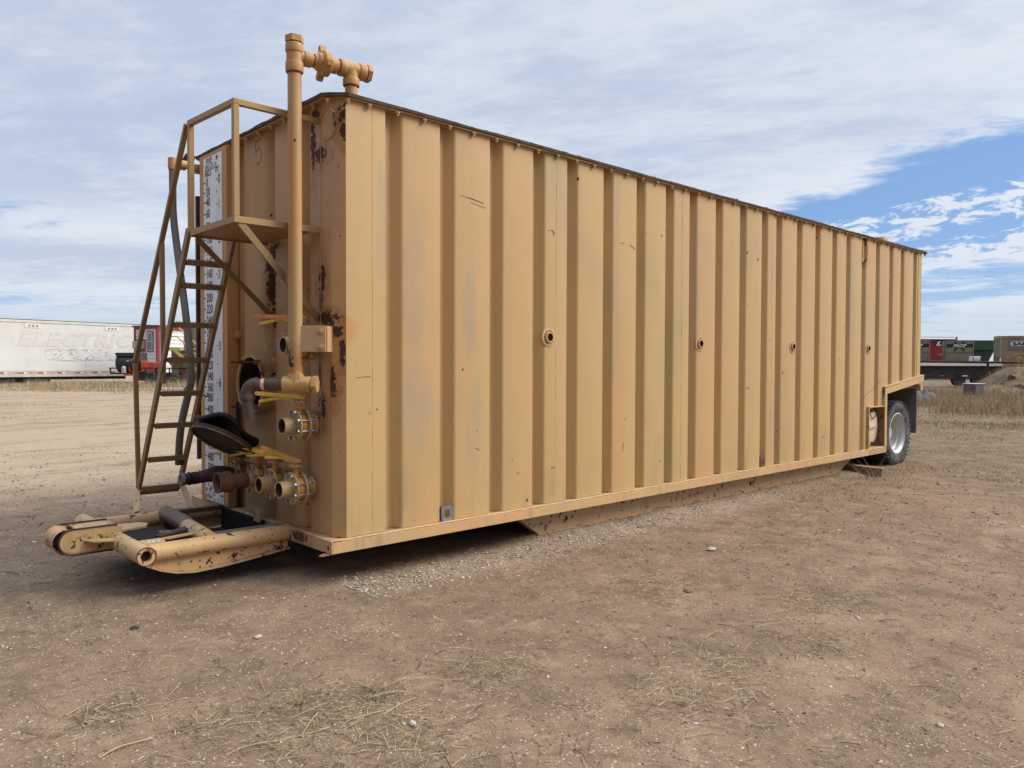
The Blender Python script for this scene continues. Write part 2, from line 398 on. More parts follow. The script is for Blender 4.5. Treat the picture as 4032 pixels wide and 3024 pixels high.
def make_ground():
    radii = [0]+list(np.geomspace(.6, 3000, 420)); na = 720
    ang = np.concatenate([np.linspace(-math.pi, math.pi, na, endpoint=False)])
    Rg, A = np.meshgrid(radii[1:], ang, indexing='ij')
    X = CAM.x+Rg*np.cos(A); Y = CAM.y+Rg*np.sin(A); Z = gh(X, Y)
    # small scale roughness
    rg = np.random.RandomState(3)
    Z = Z+rg.normal(0, 1, Z.shape)*np.clip(.0016*(Rg/4), .0012, .006)*(Rg < 80)
    V = np.stack([X, Y, Z], -1).reshape(-1, 3); n = len(radii)-1
    i, j = np.meshgrid(np.arange(n-1), np.arange(na), indexing='ij'); j2 = (j+1) % na
    F = np.stack([i*na+j, (i+1)*na+j, (i+1)*na+j2, i*na+j2], -1).reshape(-1, 4)
    V = np.vstack([V, [[CAM.x, CAM.y, float(gh(CAM.x, CAM.y))]]])
    m, t, bs, tc = new_mat('packed dirt')
    x, y, z = t.sep(tc)
    n1 = t.noise(tc, .55, 5, .6, .4); n2 = t.noise(tc, 2.6, 6, .65, .3); n3 = t.noise(tc, 22, 5, .7); n4 = t.noise(tc, 120, 3, .7)
    c = t.mix(t.ramp(n1, .38, .62), (.222,.150,.100), (.186,.129,.085))
    c = t.mix(t.math('MULTIPLY', t.ramp(n2, .50, .64), .60), c, (.120,.088,.056))
    c = t.mix(t.math('MULTIPLY', t.ramp(n2, .36, .47, 1, 0), .60), c, (.285,.203,.138))
    n5 = t.noise(t.mapping(tc, loc=(3,9,0)), 7.0, 6, .7, .5)
    c = t.mix(t.math('MULTIPLY', t.ramp(n5, .52, .66), .55), c, (.105,.076,.050))
    c = t.mix(t.math('MULTIPLY', t.ramp(n5, .34, .44, 1, 0), .40), c, (.285,.208,.142))
    # pale dusty yard on the left, beyond the tank front
    dist = t.math('POWER', t.math('ADD', t.math('POWER', t.math('SUBTRACT', x, CAM.x), 2.0), t.math('POWER', t.math('SUBTRACT', y, CAM.y), 2.0)), .5)
    pm = t.math('MULTIPLY', t.ramp(t.math('ADD', y, t.math('MULTIPLY', t.math('SUBTRACT', n1, .5), 5.0)), 3.4, 8.0), t.ramp(t.math('SUBTRACT', x, t.math('MULTIPLY', y, .35)), 4.0, 9.0, 1.0, 0.0))
    lay = t.noise(t.mapping(tc, rot=(0,0,R(-43)), scale=(.35, 1.3, 1)), 1.1, 6, .68, .3)
    pale = t.mix(t.ramp(lay, .47, .70), (.365,.285,.200), (.215,.160,.108))
    c = t.mix(t.math('MULTIPLY', pm, .95), c, pale)
    # beige-olive grassy soil on the right
    gm = t.math('MULTIPLY', t.ramp(t.math('ADD', x, t.math('MULTIPLY', n2, 4.0)), 8.5, 13.5), t.ramp(t.math('SUBTRACT', x, t.math('MULTIPLY', y, .35)), 5.0, 10.0))
    c = t.mix(t.math('MULTIPLY', gm, .75), c, t.mix(t.ramp(n2, .4, .6), (.185,.137,.086), (.115,.085,.050)))
    # drip-line gravel along the tank
    gv = t.math('MULTIPLY', t.ramp(t.math('ABSOLUTE', t.math('ADD', y, .12)), .08, .38, 1.0, 0.0), t.math('MULTIPLY', t.ramp(x, -.3, .6), t.ramp(x, 4.5, 7.5, 1.0, 0.0)))
    spk = t.noise(tc, 75, 2, .5)
    c = t.mix(t.math('MULTIPLY', gv, t.ramp(spk, .48, .68)), c, (.44,.37,.29))
    # grains and small stones
    vr = t.n('ShaderNodeTexVoronoi', ins={'Vector': tc, 'Scale': 55.0}); vcx = t.sep(vr.outputs['Color'])
    st = t.math('MULTIPLY', t.math('LESS_THAN', vr.outputs['Distance'], t.math('MULTIPLY', vcx[0], .42)), t.math('GREATER_THAN', vcx[1], .55))
    stc = t.mix(vcx[2], (.15,.11,.085), (.52,.44,.35))
    c = t.mix(t.math('MULTIPLY', st, .75), c, stc)
    vr2 = t.n('ShaderNodeTexVoronoi', ins={'Vector': tc, 'Scale': 140.0}); vc2 = t.sep(vr2.outputs['Color'])
    st2 = t.math('MULTIPLY', t.math('LESS_THAN', vr2.outputs['Distance'], .33), t.math('GREATER_THAN', vc2[1], .5))
    c = t.mix(t.math('MULTIPLY', st2, .5), c, t.mix(vc2[2], (.12,.085,.06), (.42,.34,.27)))
    c = t.mix(.55, c, t.mix(n3, (.25,.25,.25), (.78,.78,.78)), 'OVERLAY')
    c = t.mix(.38, c, t.mix(n4, (.15,.15,.15), (.85,.85,.85)), 'OVERLAY')
    setc(t, bs, 'Base Color', c); setc(t, bs, 'Roughness', .95); bs.inputs['Specular IOR Level'].default_value = .15
    h = t.math('ADD', t.math('MULTIPLY', n3, .7), t.math('ADD', t.math('MULTIPLY', st, .5), t.math('MULTIPLY', n4, .25)))
    h = t.math('ADD', h, t.math('MULTIPLY', n2, 1.6))
    bump(t, bs, h, .75, .016)
    o = npmesh('ground', V, F, m, smooth=True); finish(o, None); tag(o, kind='structure', label='bare packed dirt and gravel yard'); return o
make_ground()

# =================================================================== STORAGE TANK TRAILER
T = thing('storage_tank', 'long tan corrugated steel storage tank with a ladder and pipes at its front end', 'storage tank')
ZB, ZT = .235, 3.307            # rail bottom / under the roof lid
YO, XF, DEP = .04, .06, .075   # outer faces and groove depth
LEN, WID = 10.62, 2.48

# --- side wall profile (x, y)
G = [.445,.929,1.426,1.905,2.318,2.804,3.289,3.756,4.167,4.655,5.146,5.622,5.957,6.465,6.955,7.434,7.855,8.354,8.828,9.312,9.740,10.245]
def groove(p0, flip=1):
    """points of one crimp: sharp outer edge, inner flat, soft return"""
    return [(p0-.012,0),(p0,.002),(p0+.038,DEP-.006),(p0+.046,DEP),(p0+.092,DEP),(p0+.100,DEP-.007),(p0+.132,.012),(p0+.142,.003),(p0+.160,0)]
pts = [(.127, 0.0)]
for g in G: pts += groove(g)
pts += [(10.435, 0), (10.44, .02), (10.452, .02), (10.457, 0), (LEN-.03, 0)]
side = [(p[0], p[1]) for p in pts] + [(LEN-.005, .03), (LEN, .055)]
side = [(x, YO+y) for x, y in side]
def stepz(x):      # wall bottom: follows the rail and the wheel-well step
    return .325 if x < 9.20 else 1.19+(x-9.2)*.12
def sheet(path, zlo, zhi, name, mat, nz=14, jitter=.0015, bulge=.0):
    V, F = [], []; n = len(path)
    for k in range(nz+1):
        for (x, y) in path:
            z0 = zlo(x, y); z = z0+(zhi-z0)*k/nz
            V.append((x, y, z))
    F = [(k*n+i, k*n+i+1, (k+1)*n+i+1, (k+1)*n+i) for k in range(nz) for i in range(n-1)]
    mb = MB(); mb.add(V, F); return mb.build(name, mat, T, smooth=50)
# cut out the recess opening 8.60..9.2 x .33..0.93 by splitting the wall
def side_path(x0, x1):
    ps = [p for p in side if x0 < p[0] < x1]
    def yat(x):
        for a, b in zip(side, side[1:]):
            if a[0] <= x <= b[0] and b[0] > a[0]: return a[1]+(b[1]-a[1])*(x-a[0])/(b[0]-a[0])
        return YO
    return [(x0, yat(x0))]+ps+[(x1, yat(x1))]
mbw = MB()
def add_sheet(path, zlo, zhi, nz=10):
    n = len(path); V = []
    for k in range(nz+1):
        for (x, y) in path:
            a = zlo(x) if callable(zlo) else zlo
            V.append((x, y, a+(zhi-a)*k/nz))
    mbw.add(V, [(k*n+i, k*n+i+1, (k+1)*n+i+1, (k+1)*n+i) for k in range(nz) for i in range(n-1)])
add_sheet(side_path(.127, 8.60), .325, ZT)
add_sheet(side_path(8.60, 9.20), .93, ZT)
add_sheet(side_path(9.20, LEN-.005), stepz, ZT)
side_wall = mbw.build('side_wall', M_side, T, smooth=50)
def mirror_y(y): return WID-y
# far side wall and rear wall (plain copies of the same profile)
mbw = MB(); add_sheet([(x, WID-y) for x, y in side if x < LEN], stepz, ZT, 2); mbw.build('side_wall', M_side, T, smooth=50)
mbw = MB(); rear = [(LEN, .10)]
for g in (.45, .95, 1.45, 1.95): rear += [(LEN+y*-1, g+p-0) for p, y in groove(0)]
rear.append((LEN, WID-.10))
add_sheet(rear, 1.36, ZT, 2); mbw.build('rear_wall', M_tan, T, smooth=50)
# --- front wall with the manway opening
FG = [.413, .955, 1.507, 2.04]        # far edge of each outer panel (y grows away)
fp = [(.127, YO), (.072, .100), (.060, .118)]
for g in FG:
    fp += [(XF, g-.012), (XF+.002, g), (XF+DEP-.006, g+.030), (XF+DEP, g+.04), (XF+DEP, g+.075), (XF+DEP-.006, g+.085), (XF+.035, g+.12), (XF+.010, g+.155), (XF, g+.19)]
fp += [(XF, WID-.12), (.075, WID-.08)]
MY, MZ, MR = 1.21, 1.352, .222
mbw = MB()
def front_path(y0, y1):
    ps = [p for p in fp if y0 < p[1] < y1]
    def xat(y):
        for a, b in zip(fp, fp[1:]):
            if a[1] <= y <= b[1] and b[1] > a[1]: return a[0]+(b[0]-a[0])*(y-a[1])/(b[1]-a[1])
        return XF
    return [(xat(y0), y0)]+ps+[(xat(y1), y1)]
def addf(path, z0, z1, nz):
    n = len(path); V = [(x, y, z0+(z1-z0)*k/nz) for k in range(nz+1) for (x, y) in path]
    mbw.add(V, [(k*n+i, k*n+i+1, (k+1)*n+i+1, (k+1)*n+i) for k in range(nz) for i in range(n-1)])
addf([fp[0], fp[1]]+front_path(.117, MY-.20), .325, ZT, 8)
addf(front_path(MY-.20, MY+.20), .325, MZ-.20, 3); addf(front_path(MY-.20, MY+.20), MZ+.20, ZT, 6)
addf(front_path(MY+.20, WID-.12)+[fp[-1]], .325, ZT, 8)
mbw.build('front_wall', M_front, T, smooth=33)
# far rounded corners
mb = MB(); mb.add([(.075, WID-.08, .325), (.127, WID-.04, .325), (.127, WID-.04, ZT), (.075, WID-.08, ZT)], [(0,1,2,3)])
mb.build('corner_plate', M_front, T, smooth=0)
# floor
MB().b2((.05, .06, .30), (9.25, WID-.06, .322)).b2((9.22, .1, .30), (9.25, WID-.1, 1.2)).b2((9.25, .1, 1.165), (LEN-.02, WID-.1, 1.185)).build('floor_plate', M_skid, T, 0)
# weld seams on the side and front walls
def seam(x, y, z0, z1, r=.0026):
    n = 60; p = []; rs = []
    for i in range(n+1):
        p.append((x+rnd.uniform(-.0012, .0012), y, z0+(z1-z0)*i/n)); rs.append(r*rnd.uniform(.6, 1.3))
    return MB().tube(p, rs, 6).build('weld_seam', M_side, T, 60)
for x in (.337, 2.185, 4.04, 5.87): seam(x, YO+.001, .33, ZT)
sm = seam(0, 0, .33, ZT); sm.location = (XF-.001, .262, 0)

# --- roof lid : octagonal plate, wavy edge, flange angle and bolts
def roof():
    o = .045; c = .13
    x0, x1, y0, y1 = XF-.065, LEN+.05, 0.0, WID+.0
    base = [(x0, y0+c), (x0+c, y0), (x1-.04, y0), (x1, y0+.05), (x1, y1-.05), (x1-.04, y1), (x0+c, y1), (x0, y1-c)]
    def wavy(pts, amp):
        out = []
        for (a, b), (a2, b2) in zip(pts, pts[1:]+pts[:1]):
            L = math.hypot(a2-a, b2-b); n = max(1, int(L/.22))
            for i in range(n):
                t_ = i/n; out.append((a+(a2-a)*t_, b+(b2-b)*t_))
        return out
    P_ = wavy(base, 0); n = len(P_)
    def ring(inset, z, amp, cx=LEN/2, cy=WID/2):
        vs = []
        for i, (a, b) in enumerate(P_):
            q = random.Random(i*7+int(z*1000)); sx = -1 if a > cx else 1; sy = -1 if b > cy else 1
            ia = inset if (abs(a-x0) < .2 or abs(a-x1) < .2) else 0; ib = inset if (abs(b-y0) < .2 or abs(b-y1) < .2) else 0
            vs.append((a+sx*ia, b+sy*ib, z+q.uniform(-amp, amp)))
        return vs
    mb = MB()
    a = ring(0, 3.320, .003); b = ring(-.003, 3.338, .004); 
    mb.add(a+b, [(i, (i+1) % n, n+(i+1) % n, n+i) for i in range(n)])
    k = len(mb.v); mb.add(ring(0, 3.320, .003)+ring(.16, 3.320, 0), [(i, (i+1) % n, n+(i+1) % n, n+i) for i in range(n)])
    mb.add(ring(-.003, 3.338, .004)+ring(.25, 3.350, 0), [(i, (i+1) % n, n+(i+1) % n, n+i) for i in range(n)])
    mb.add([(x, y, 3.350) for x, y, z in ring(.25, 3.350, 0)], [tuple(range(n))])
    mb.build('roof_lid', M_roofedge, T, 30)
    # flange angle just below, tan
    mb = MB(); q = .012
    a = ring(q, 3.307, .0015); b = ring(q, 3.3195, .001)
    mb.add(a+b, [(i, (i+1) % n, n+(i+1) % n, n+i) for i in range(n)])
    mb.add(ring(q, 3.307, .0015)+ring(.15, 3.307, 0), [(i, (i+1) % n, n+(i+1) % n, n+i) for i in range(n)])
    mb.build('roof_flange', M_ladder, T, 30)
    src = MB().cyl((0,0,0), (0,0,-.028), .011, 8).cyl((0,0,-.001), (0,0,-.014), .018, 6).build('roof_bolt', M_tan, T, 30)
    src.location = (.30, .022, 3.307); xx = .30+.235
    while xx < 10.5: dup(src, T, (xx, .022, 3.307)); xx += .235
    dup(src, T, (.135, .030, 3.307)); dup(src, T, (.035, .120, 3.307))
    yy = .30
    while yy < 2.35: dup(src, T, (.028, yy, 3.307)); yy += .215
    # tufts of old tar and weeds along the lid edge
    pth = [(.02,2.45,3.339)]+[(.0,2.4-i*.05,3.340+rnd.uniform(-.002,.003)) for i in range(46)]+[(.03,.09,3.34),(.12,.02,3.34)]
    rs = [rnd.uniform(.002, .007) for _ in pth]
    x = .15
    while x < LEN+.02:
        pth.append((x, .012+rnd.uniform(-.008, .008), 3.339+rnd.uniform(-.001, .003))); rs.append(rnd.uniform(.001, .005)+(rnd.random() < .12)*rnd.uniform(.003, .010)*(1 if x > 4 else .4)); x += rnd.uniform(.02, .06)
    MB().tube(pth, rs, 6).build('roof_tar', M_roofedge, T, 0)
roof()
# torn flap at the far left roof corner and at the rear tip
MB().box((.0, 2.40, 3.352), (.10, .16, .012), Matrix.Rotation(.25, 3, 'X')).box((-.02, 2.50, 3.362), (.06, .10, .010), Matrix.Rotation(-.4, 3, 'X')).build('roof_flap', M_roofedge, T, 0)
MB().box((LEN+.04, .02, 3.325), (.09, .05, .02), Matrix.Rotation(.2, 3, 'Y')).box((LEN+.02, .015, 3.30), (.03, .02, .05)).build('roof_flap', M_roofedge, T, 0)
# round hatch on the roof
MB().lathe((10.15, .55, 3.345), (0,0,1), [(.145,0),(.145,.20),(.135,.215),(0,.218)], 28).build('roof_hatch', M_fit, T, 40)

# --- base rails
mb = MB()
mb.b2((0.0, 0, ZB), (9.20, .012, .312)); mb.b2((0.0, 0.0, .312), (9.20, .075, .322)); mb.b2((0, .012, ZB), (9.2, .06, ZB+.01))
mb.build('side_rail', M_rail, T, 0, bevel=.003)
# bead weld on the rail top
def bead(a, b, r=.006, n=240, name='weld_bead', mat=None):
    a, b = Vector(a), Vector(b); p = []; rs = []
    for i in range(n+1):
        t_ = i/n; q = a.lerp(b, t_); p.append((q.x, q.y, q.z+rnd.uniform(-.0025, .0025))); rs.append(r*rnd.uniform(.5, 1.35))
    return MB().tube(p, rs, 6).build(name, mat or M_rail, T, 60)
bead((.01, .004, .3215), (9.1, .004, .3215)); bead((.004, .02, .3215), (.004, 1.9, .3215), n=90)
# mirrored rail far side
MB().b2((0.0, WID-.012, ZB), (9.20, WID, .312)).b2((0, WID-.075, .312), (9.2, WID, .322)).build('side_rail', M_rail, T, 0)
# front cross rail
M_frail = paint('front rail paint', base=(.47,.30,.165), blobs=[(.45,.285,.10,.035),(.62,.27,.05,.03)], greys=[(.52,.27,.20,.06),(1.2,.30,.4,.05)], chips=.8, chipscale=14, streak=False)
mb = MB(); mb.b2((-.012, -.0, ZB), (-.0005, WID, .312)).b2((-.012, 0, .3122), (.07, WID, .3224)); mb.build('front_rail', M_frail, T, 0, bevel=.002)
MB().add([(-.012,.0,ZB-.001),(.0,0,ZB-.001),(.0,.10,ZB-.001),(-.055,.10,ZB-.018),(-.055,.06,ZB-.018)], [(0,1,2,3,4)]).build('corner_gusset', M_frail, T, 0)
# wheel-well step: post and kicked-up rear rail
mb = MB()
mb.prism([(9.13, .330), (9.205, .330), (9.205, 1.10), (10.665, 1.265), (10.665, 1.352), (9.36, 1.208), (9.13, 1.182)], 1, .0, .012)
mb.build('rear_rail', M_rail, T, 0, bevel=.003)
MB().prism([(9.13, 1.196), (9.36, 1.218), (10.665, 1.360), (10.665, 1.372), (9.36, 1.230), (9.13, 1.208)], 1, .0, .075).build('rail_ledge', M_rail, T, 0)
MB().prism([(9.13, .330), (9.205, .330), (9.205, 1.10), (10.665, 1.265), (10.665, 1.352), (9.36, 1.208), (9.13, 1.182)], 1, WID-.012, WID).build('rear_rail', M_rail, T, 0)
MB().b2((LEN+.03, .0, 1.262), (LEN+.042, WID, 1.35)).build('rear_cross_rail', M_rail, T, 0)
# pipe stub (hollow end) under the rear rail
MB().pipe((10.55, -.005, 1.17), (10.55, 2.45, 1.17), .055, .016, 20).build('rear_cross_pipe', M_tan, T, 40)

# --- recess box with round cover
mb = MB()
mb.b2((8.585, .006, .915), (9.14, .30, .93)); mb.b2((8.585, .006, .325), (8.60, .30, .915)); mb.b2((8.60, .29, .325), (9.2, .30, .93)); mb.b2((8.6, .02, .323), (9.19, .29, .330)); mb.b2((9.19, .0125, .325), (9.2, .3, .93))
mb.build('recess_box', M_worn, T, 0)
mb = MB(); mb.lathe((8.875, .115, .625), (0,-1,0), [(0,.035),(.20,.03),(.262,.012),(.272,0),(.272,-.03)], 36).build('access_cover', simple('cream cover paint', (.66,.52,.36), .5, 0, .12, 5), T, 40)
for a in (20, 92, 200, 272, 340):
    MB().cyl((8.875+.235*math.cos(R(a)), .105, .625+.235*math.sin(R(a))), (8.875+.235*math.cos(R(a)), .068, .625+.235*math.sin(R(a))), .020, 6).build('cover_bolt', M_rustdark, T, 0)
MB().bar((8.78, .075, .60), (9.00, .060, .635), .016, .016).bar((8.78,.075,.60),(8.78,.11,.60),.016,.016).build('cover_handle', M_worn, T, 0)
arc = lambda cx, cz, r, a0, a1, y: [(cx+r*math.cos(R(a)), y, cz+r*math.sin(R(a))) for a in np.linspace(a0, a1, 14)]
MB().tube(arc(8.88,.86,.11,180,360,.066), .007, 6).build('cover_hose', M_rustdark, T, 60)
MB().tube(arc(9.27,.55,.24,110,235,.062), .009, 6).build('cover_hose', M_rustdark, T, 60)
MB().b2((8.60, -.003, ZB+.004), (9.19, -.0002, .315)).build('bare_patch', M_skid, T, 0)

# --- couplings on the side
def collar(x, z, s=1.0):
    mb = MB(); o = (x, YO, z)
    mb.lathe(o, (0,-1,0), [(.083*s,-.002),(.081*s,.005),(.060*s,.007)], 28)
    c_ = mb.build('coupling', M_side, T, 60)
    MB().lathe(o, (0,-1,0), [(.034*s,-.05),(.034*s,.022),(.044*s,.022),(.048*s,.014),(.050*s,.006)], 28).build('coupling_pipe', M_tan, c_, 40)
    MB().lathe(o, (0,-1,0), [(0,.002),(.0335*s,.002),(.0335*s,.020)], 24).build('coupling_bore', M_inside, c_, 0)
for x, z in ((2.095,1.749),(4.372,1.742),(6.385,1.747),(8.597,1.761)): collar(x, z)
# scuffed tag plates
def tagp(x, y, z, m_):
    mb = MB(); n = 20; outer = []
    s_ = .052
    for k in range(n):
        a = 2*math.pi*k/n; q = max(abs(math.cos(a)), abs(math.sin(a))); outer.append((s_*math.cos(a)/q, s_*1.15*math.sin(a)/q))
    inner = [(.028*math.cos(2*math.pi*k/n), .034*math.sin(2*math.pi*k/n)) for k in range(n)]
    V = []
    for yy in (0, .006):
        V += [(x+a, y-yy, z+b) for a, b in outer]+[(x+a, y-yy, z+b) for a, b in inner]
    F = [(2*n+i, 2*n+(i+1) % n, 3*n+(i+1) % n, 3*n+i) for i in range(n)]+[(n+i, n+(i+1) % n, 3*n+(i+1) % n, 3*n+i) for i in range(n)]+[(i, (i+1) % n, 2*n+(i+1) % n, 2*n+i) for i in range(n)]
    mb.add(V, F); mb.b2((x-s_-.004, y-.006, z-.06), (x-s_, y+.06, z+.06)); mb.build('tag_plate', m_, T, 0)
tagp(.995, YO-.004, .382, M_bolt); tagp(5.688, YO+.0, .385, M_rustbr)
# torn and patched groove
mb = MB(); mb.b2((8.372, YO+.022, 2.98), (8.475, YO+.030, 3.28)); mb.build('patch_plate', simple('bare brown patch', (.36,.19,.09), .8, 0, .3, 8), T, 0)
MB().tube([(8.360,YO-.002,3.27),(8.353,YO-.003,3.15),(8.356,YO-.003,3.03)], .006, 6).tube([(8.50,YO-.002,3.27),(8.515,YO-.003,3.12),(8.505,YO-.003,3.0)], .007, 6).build('weld_bead', M_rail, T, 60)
# scratches and score marks in the paint (thin scars)
mb = MB()
def scar(x, z, L, ang, w_=.003):
    a = R(ang); p = Vector((x, YO-.0012, z)); q = p+Vector((L*math.cos(a), 0, L*math.sin(a)))
    mb.bar(p, q, .001, w_, (0,0,1))
for s_ in ((1.13,2.81,.23,-7,.003),(1.20,2.805,.16,-9,.005),(1.23,2.77,.15,-9,.003),(2.12,2.665,.05,-25,.008),(2.14,2.64,.03,-35,.007),(2.08,2.655,.02,0,.004),(3.05,2.66,.05,-8,.005),(3.19,2.655,.09,-25,.006),
           (.20,1.42,.05,3,.003),(.26,1.425,.06,3,.004),(3.13,.99,.03,60,.005),(3.11,.93,.02,40,.004),(3.10,.70,.08,80,.005),(8.36,1.00,.30,26,.006),(8.64,1.13,.30,20,.006),(8.93,1.24,.16,28,.005),
           (1.28,.86,.05,-25,.004),(.30,1.17,.03,20,.003),(1.72,.62,.04,-3,.004),(2.14,.63,.04,-5,.004),(5.32,2.2,.012,60,.01),(9.50,2.86,.02,70,.02),(5.34,1.25,.01,80,.05)): scar(*s_)
mb.build('paint_scratch', M_rustbr, T, 0)

# --- skid runners
for y0, sg in ((.165, 1), (WID-.165-.07, -1)):
    MB().prism([(1.82, .232), (2.10, .040), (8.02, .040), (8.50, .232)], 1, y0, y0+.07).build('skid_runner', M_skid, T, 0, bevel=.004)
    MB().b2((2.08, y0-.03, .034), (8.05, y0+.10, .046)).build('skid_shoe', M_skid, T, 0, bevel=.003)
# rounded sump belly under the front
mb = MB(); n = 18
for k in range(n):
    pass
sv_ = []
for (x, r_) in ((.55,.0),(.60,.5),(.75,.8),(.95,1.0),(1.10,.85),(1.2,.45),(1.24,0)):
    sv_.append([(x, WID/2-.95*math.cos(math.pi*k/n), ZB+.003-.125*r_*math.sin(math.pi*k/n)**.35 if 0 < k < n else ZB) for k in range(n+1)])
V = [p for row in sv_ for p in row]
mb.add(V, [(i*(n+1)+k, i*(n+1)+k+1, (i+1)*(n+1)+k+1, (i+1)*(n+1)+k) for i in range(len(sv_)-1) for k in range(n)])
mb.build('sump', M_tan, T, 60)
mb = MB()
for x in (.5, 1.5, 3, 4.5, 6, 7.5): mb.b2((x, .35, .14), (x+.08, WID-.35, .232))
mb.build('floor_beam', M_skid, T, 0)

# --- wheels
def wheel_mesh():
    tb = MB(); prof = [(.300,.000),(.320,-.012),(.400,-.028),(.455,-.022),(.482,.000),(.490,.030),(.492,.115),(.490,.200),(.482,.230),(.455,.252),(.400,.258),(.320,.242),(.300,.230)]
    tb.lathe((0,0,0), (0,1,0), prof, 72)
    for k in range(44):      # shoulder lugs
        a = 2*math.pi*k/44
        for side_ in (0, 1):
            y_ = .015 if side_ == 0 else .215; aa = a+(.06 if side_ else 0)
            c = Vector((math.cos(aa)*.488, y_, math.sin(aa)*.488))
            rot = Matrix.Rotation(-aa, 3, 'Y') @ Matrix.Rotation(.35 if side_ else -.35, 3, 'X')
            tb.box(c, (.026, .075, .040), rot)
    for k in range(44):
        a = 2*math.pi*(k+.5)/44
        for y_ in (.085, .145):
            tb.box(Vector((math.cos(a)*.492, y_, math.sin(a)*.492)), (.022, .042, .045), Matrix.Rotation(-a, 3, 'Y'))
    rb = MB(); rb.lathe((0,0,0), (0,1,0), [(.315,-.002),(.318,-.010),(.306,-.014),(.292,.006),(.272,.020),(.262,.07),(.235,.085),(.228,.150),(.205,.175),(.12,.178),(.10,.165),(.0,.165)], 48)
    return tb, rb
tb, rb = wheel_mesh()
def set_wheel(x, y, flip):
    w0 = tb.build('wheel', M_tyre, T, 40) if set_wheel.src is None else dup(set_wheel.src[0], T)
    if set_wheel.src is None:
        r0 = rb.build('rim', M_rim, w0, 40)
        hb = MB().cyl((0,.165,0), (0,.10,0), .085, 16)
        for k in range(10):
            a = 2*math.pi*k/10; hb.cyl((.155*math.cos(a), .178, .155*math.sin(a)), (.155*math.cos(a), .150, .155*math.sin(a)), .016, 6)
        h0 = hb.build('hub', M_rim, w0, 40); set_wheel.src = (w0, r0, h0)
    else:
        for c in set_wheel.src[1:]:
            q = c.copy(); COL.objects.link(q); q.parent = w0
    w0.location = (x, y, .478); w0.rotation_euler = (0, .3*x, math.pi if flip else 0)
set_wheel.src = None
set_wheel(9.80, .085, False); set_wheel(9.80, .70, True); set_wheel(9.80, WID-.70, False); set_wheel(9.80, WID-.085, True)
MB().cyl((9.80, .3, .478), (9.80, WID-.3, .478), .065, 16).b2((9.60, .78, .55), (9.75, .86, 1.16)).b2((9.60, WID-.86, .55), (9.75, WID-.78, 1.16)).build('axle', M_black, T, 40)
MB().b2((9.2, .75, 1.0), (10.6, .85, 1.17)).b2((9.2, WID-.85, 1.0), (10.6, WID-.75, 1.17)).build('frame_beam', M_skid, T, 0)
# mud flap: near-vertical rubber sheet with a curl
mb = MB(); V = []; n = 8
for k in range(n+1):
    for j in range(5):
        yy = .02+.62*j/4; V.append((10.40+.012*math.sin(j*1.4+k*.4), yy, 1.16-.71*k/n))
V2 = [(x+.012, y, z) for x, y, z in V]
F = [(k*5+j, k*5+j+1, (k+1)*5+j+1, (k+1)*5+j) for k in range(n) for j in range(4)]
mb.add(V+V2, F+[tuple(i+len(V) for i in reversed(f)) for f in F]+[(k*5, (k+1)*5, (k+1)*5+len(V), k*5+len(V)) for k in range(n)]+[(n*5+j, n*5+j+1, n*5+j+1+len(V), n*5+j+len(V)) for j in range(4)])
mf = mb.build('mud_flap', M_flap, T, 60); q = dup(mf, T); q.location = (0, WID-.66, 0)
# inner wheel-well skirt (dark plate behind the tyres)
MB().b2((9.21, .64, .45), (10.38, .655, 1.16)).build('well_plate', M_skid, T, 0)

# --- gauge board
GX = -.03
gb = MB(); gb.prism([(1.632, .330), (1.632, 3.300), (2.128, 3.300), (2.232, 3.296), (2.232, .330)], 0, GX, XF+.02) if False else gb.b2((GX, 1.635, .332), (XF+.01, 2.20, 3.298))
GB = gb.build('gauge_board', M_gaugebox, T, 0, bevel=.004)
sh = MB().b2((GX-.004, 1.72, .345), (GX-.0003, 2.10, 3.262)).build('gauge_sheet', M_white, GB, 0)
tx = MB(); UX, UY = (0,-1,0), (0,0,1); XS = GX-.0045
def gt(s_, y, z, h, sx=.62, bold=.012, align='LEFT'): text_into(tx, s_, (XS, y, z), UX, UY, h, sx, 0, .001, bold, align)
gt('FIVE', 2.040, 3.202, .053, .90, .012); 
star = []
for k in range(10):
    a = math.pi/2+k*math.pi/5; r_ = .030 if k % 2 == 0 else .012; star.append((1.815-r_*math.cos(a), 3.230+r_*math.sin(a)))
tx.add([(XS-.001, a, b) for a, b in star]+[(XS-.001, 1.815, 3.230)], [(i, (i+1) % 10, 10) for i in range(10)])
gt('592-3113', 2.065, 3.156, .042, 1.05, .008)
tx.b2((XS-.001, 1.76, 3.149), (XS, 2.06, 3.153))
gt('BBLS.', 2.065, 3.104, .040, 1.05, .012); gt('FT.', 1.845, 3.106, .040, 1.0, .012)
zb = {0:3.085-.06,20:3.006-.04,40:2.925,60:2.812,80:2.69}
def zbb(v):
    xs = [0,20,40,60,100,160,200,220,260,280,360,380,400,480,500,520]; zs = [3.055,2.972,2.888,2.790,2.570,2.280,2.075,1.980,1.783,1.692,1.315,1.229,1.127,.723,.630,.54]
    return float(np.interp(v, xs, zs))
for v in range(0, 501, 20):
    z = zbb(v); gt(str(v), 2.045, z-.037, .074, .80, .012); tx.b2((XS-.001, 2.060, z-.005), (XS, 2.097, z+.005)) if v != 500 else None
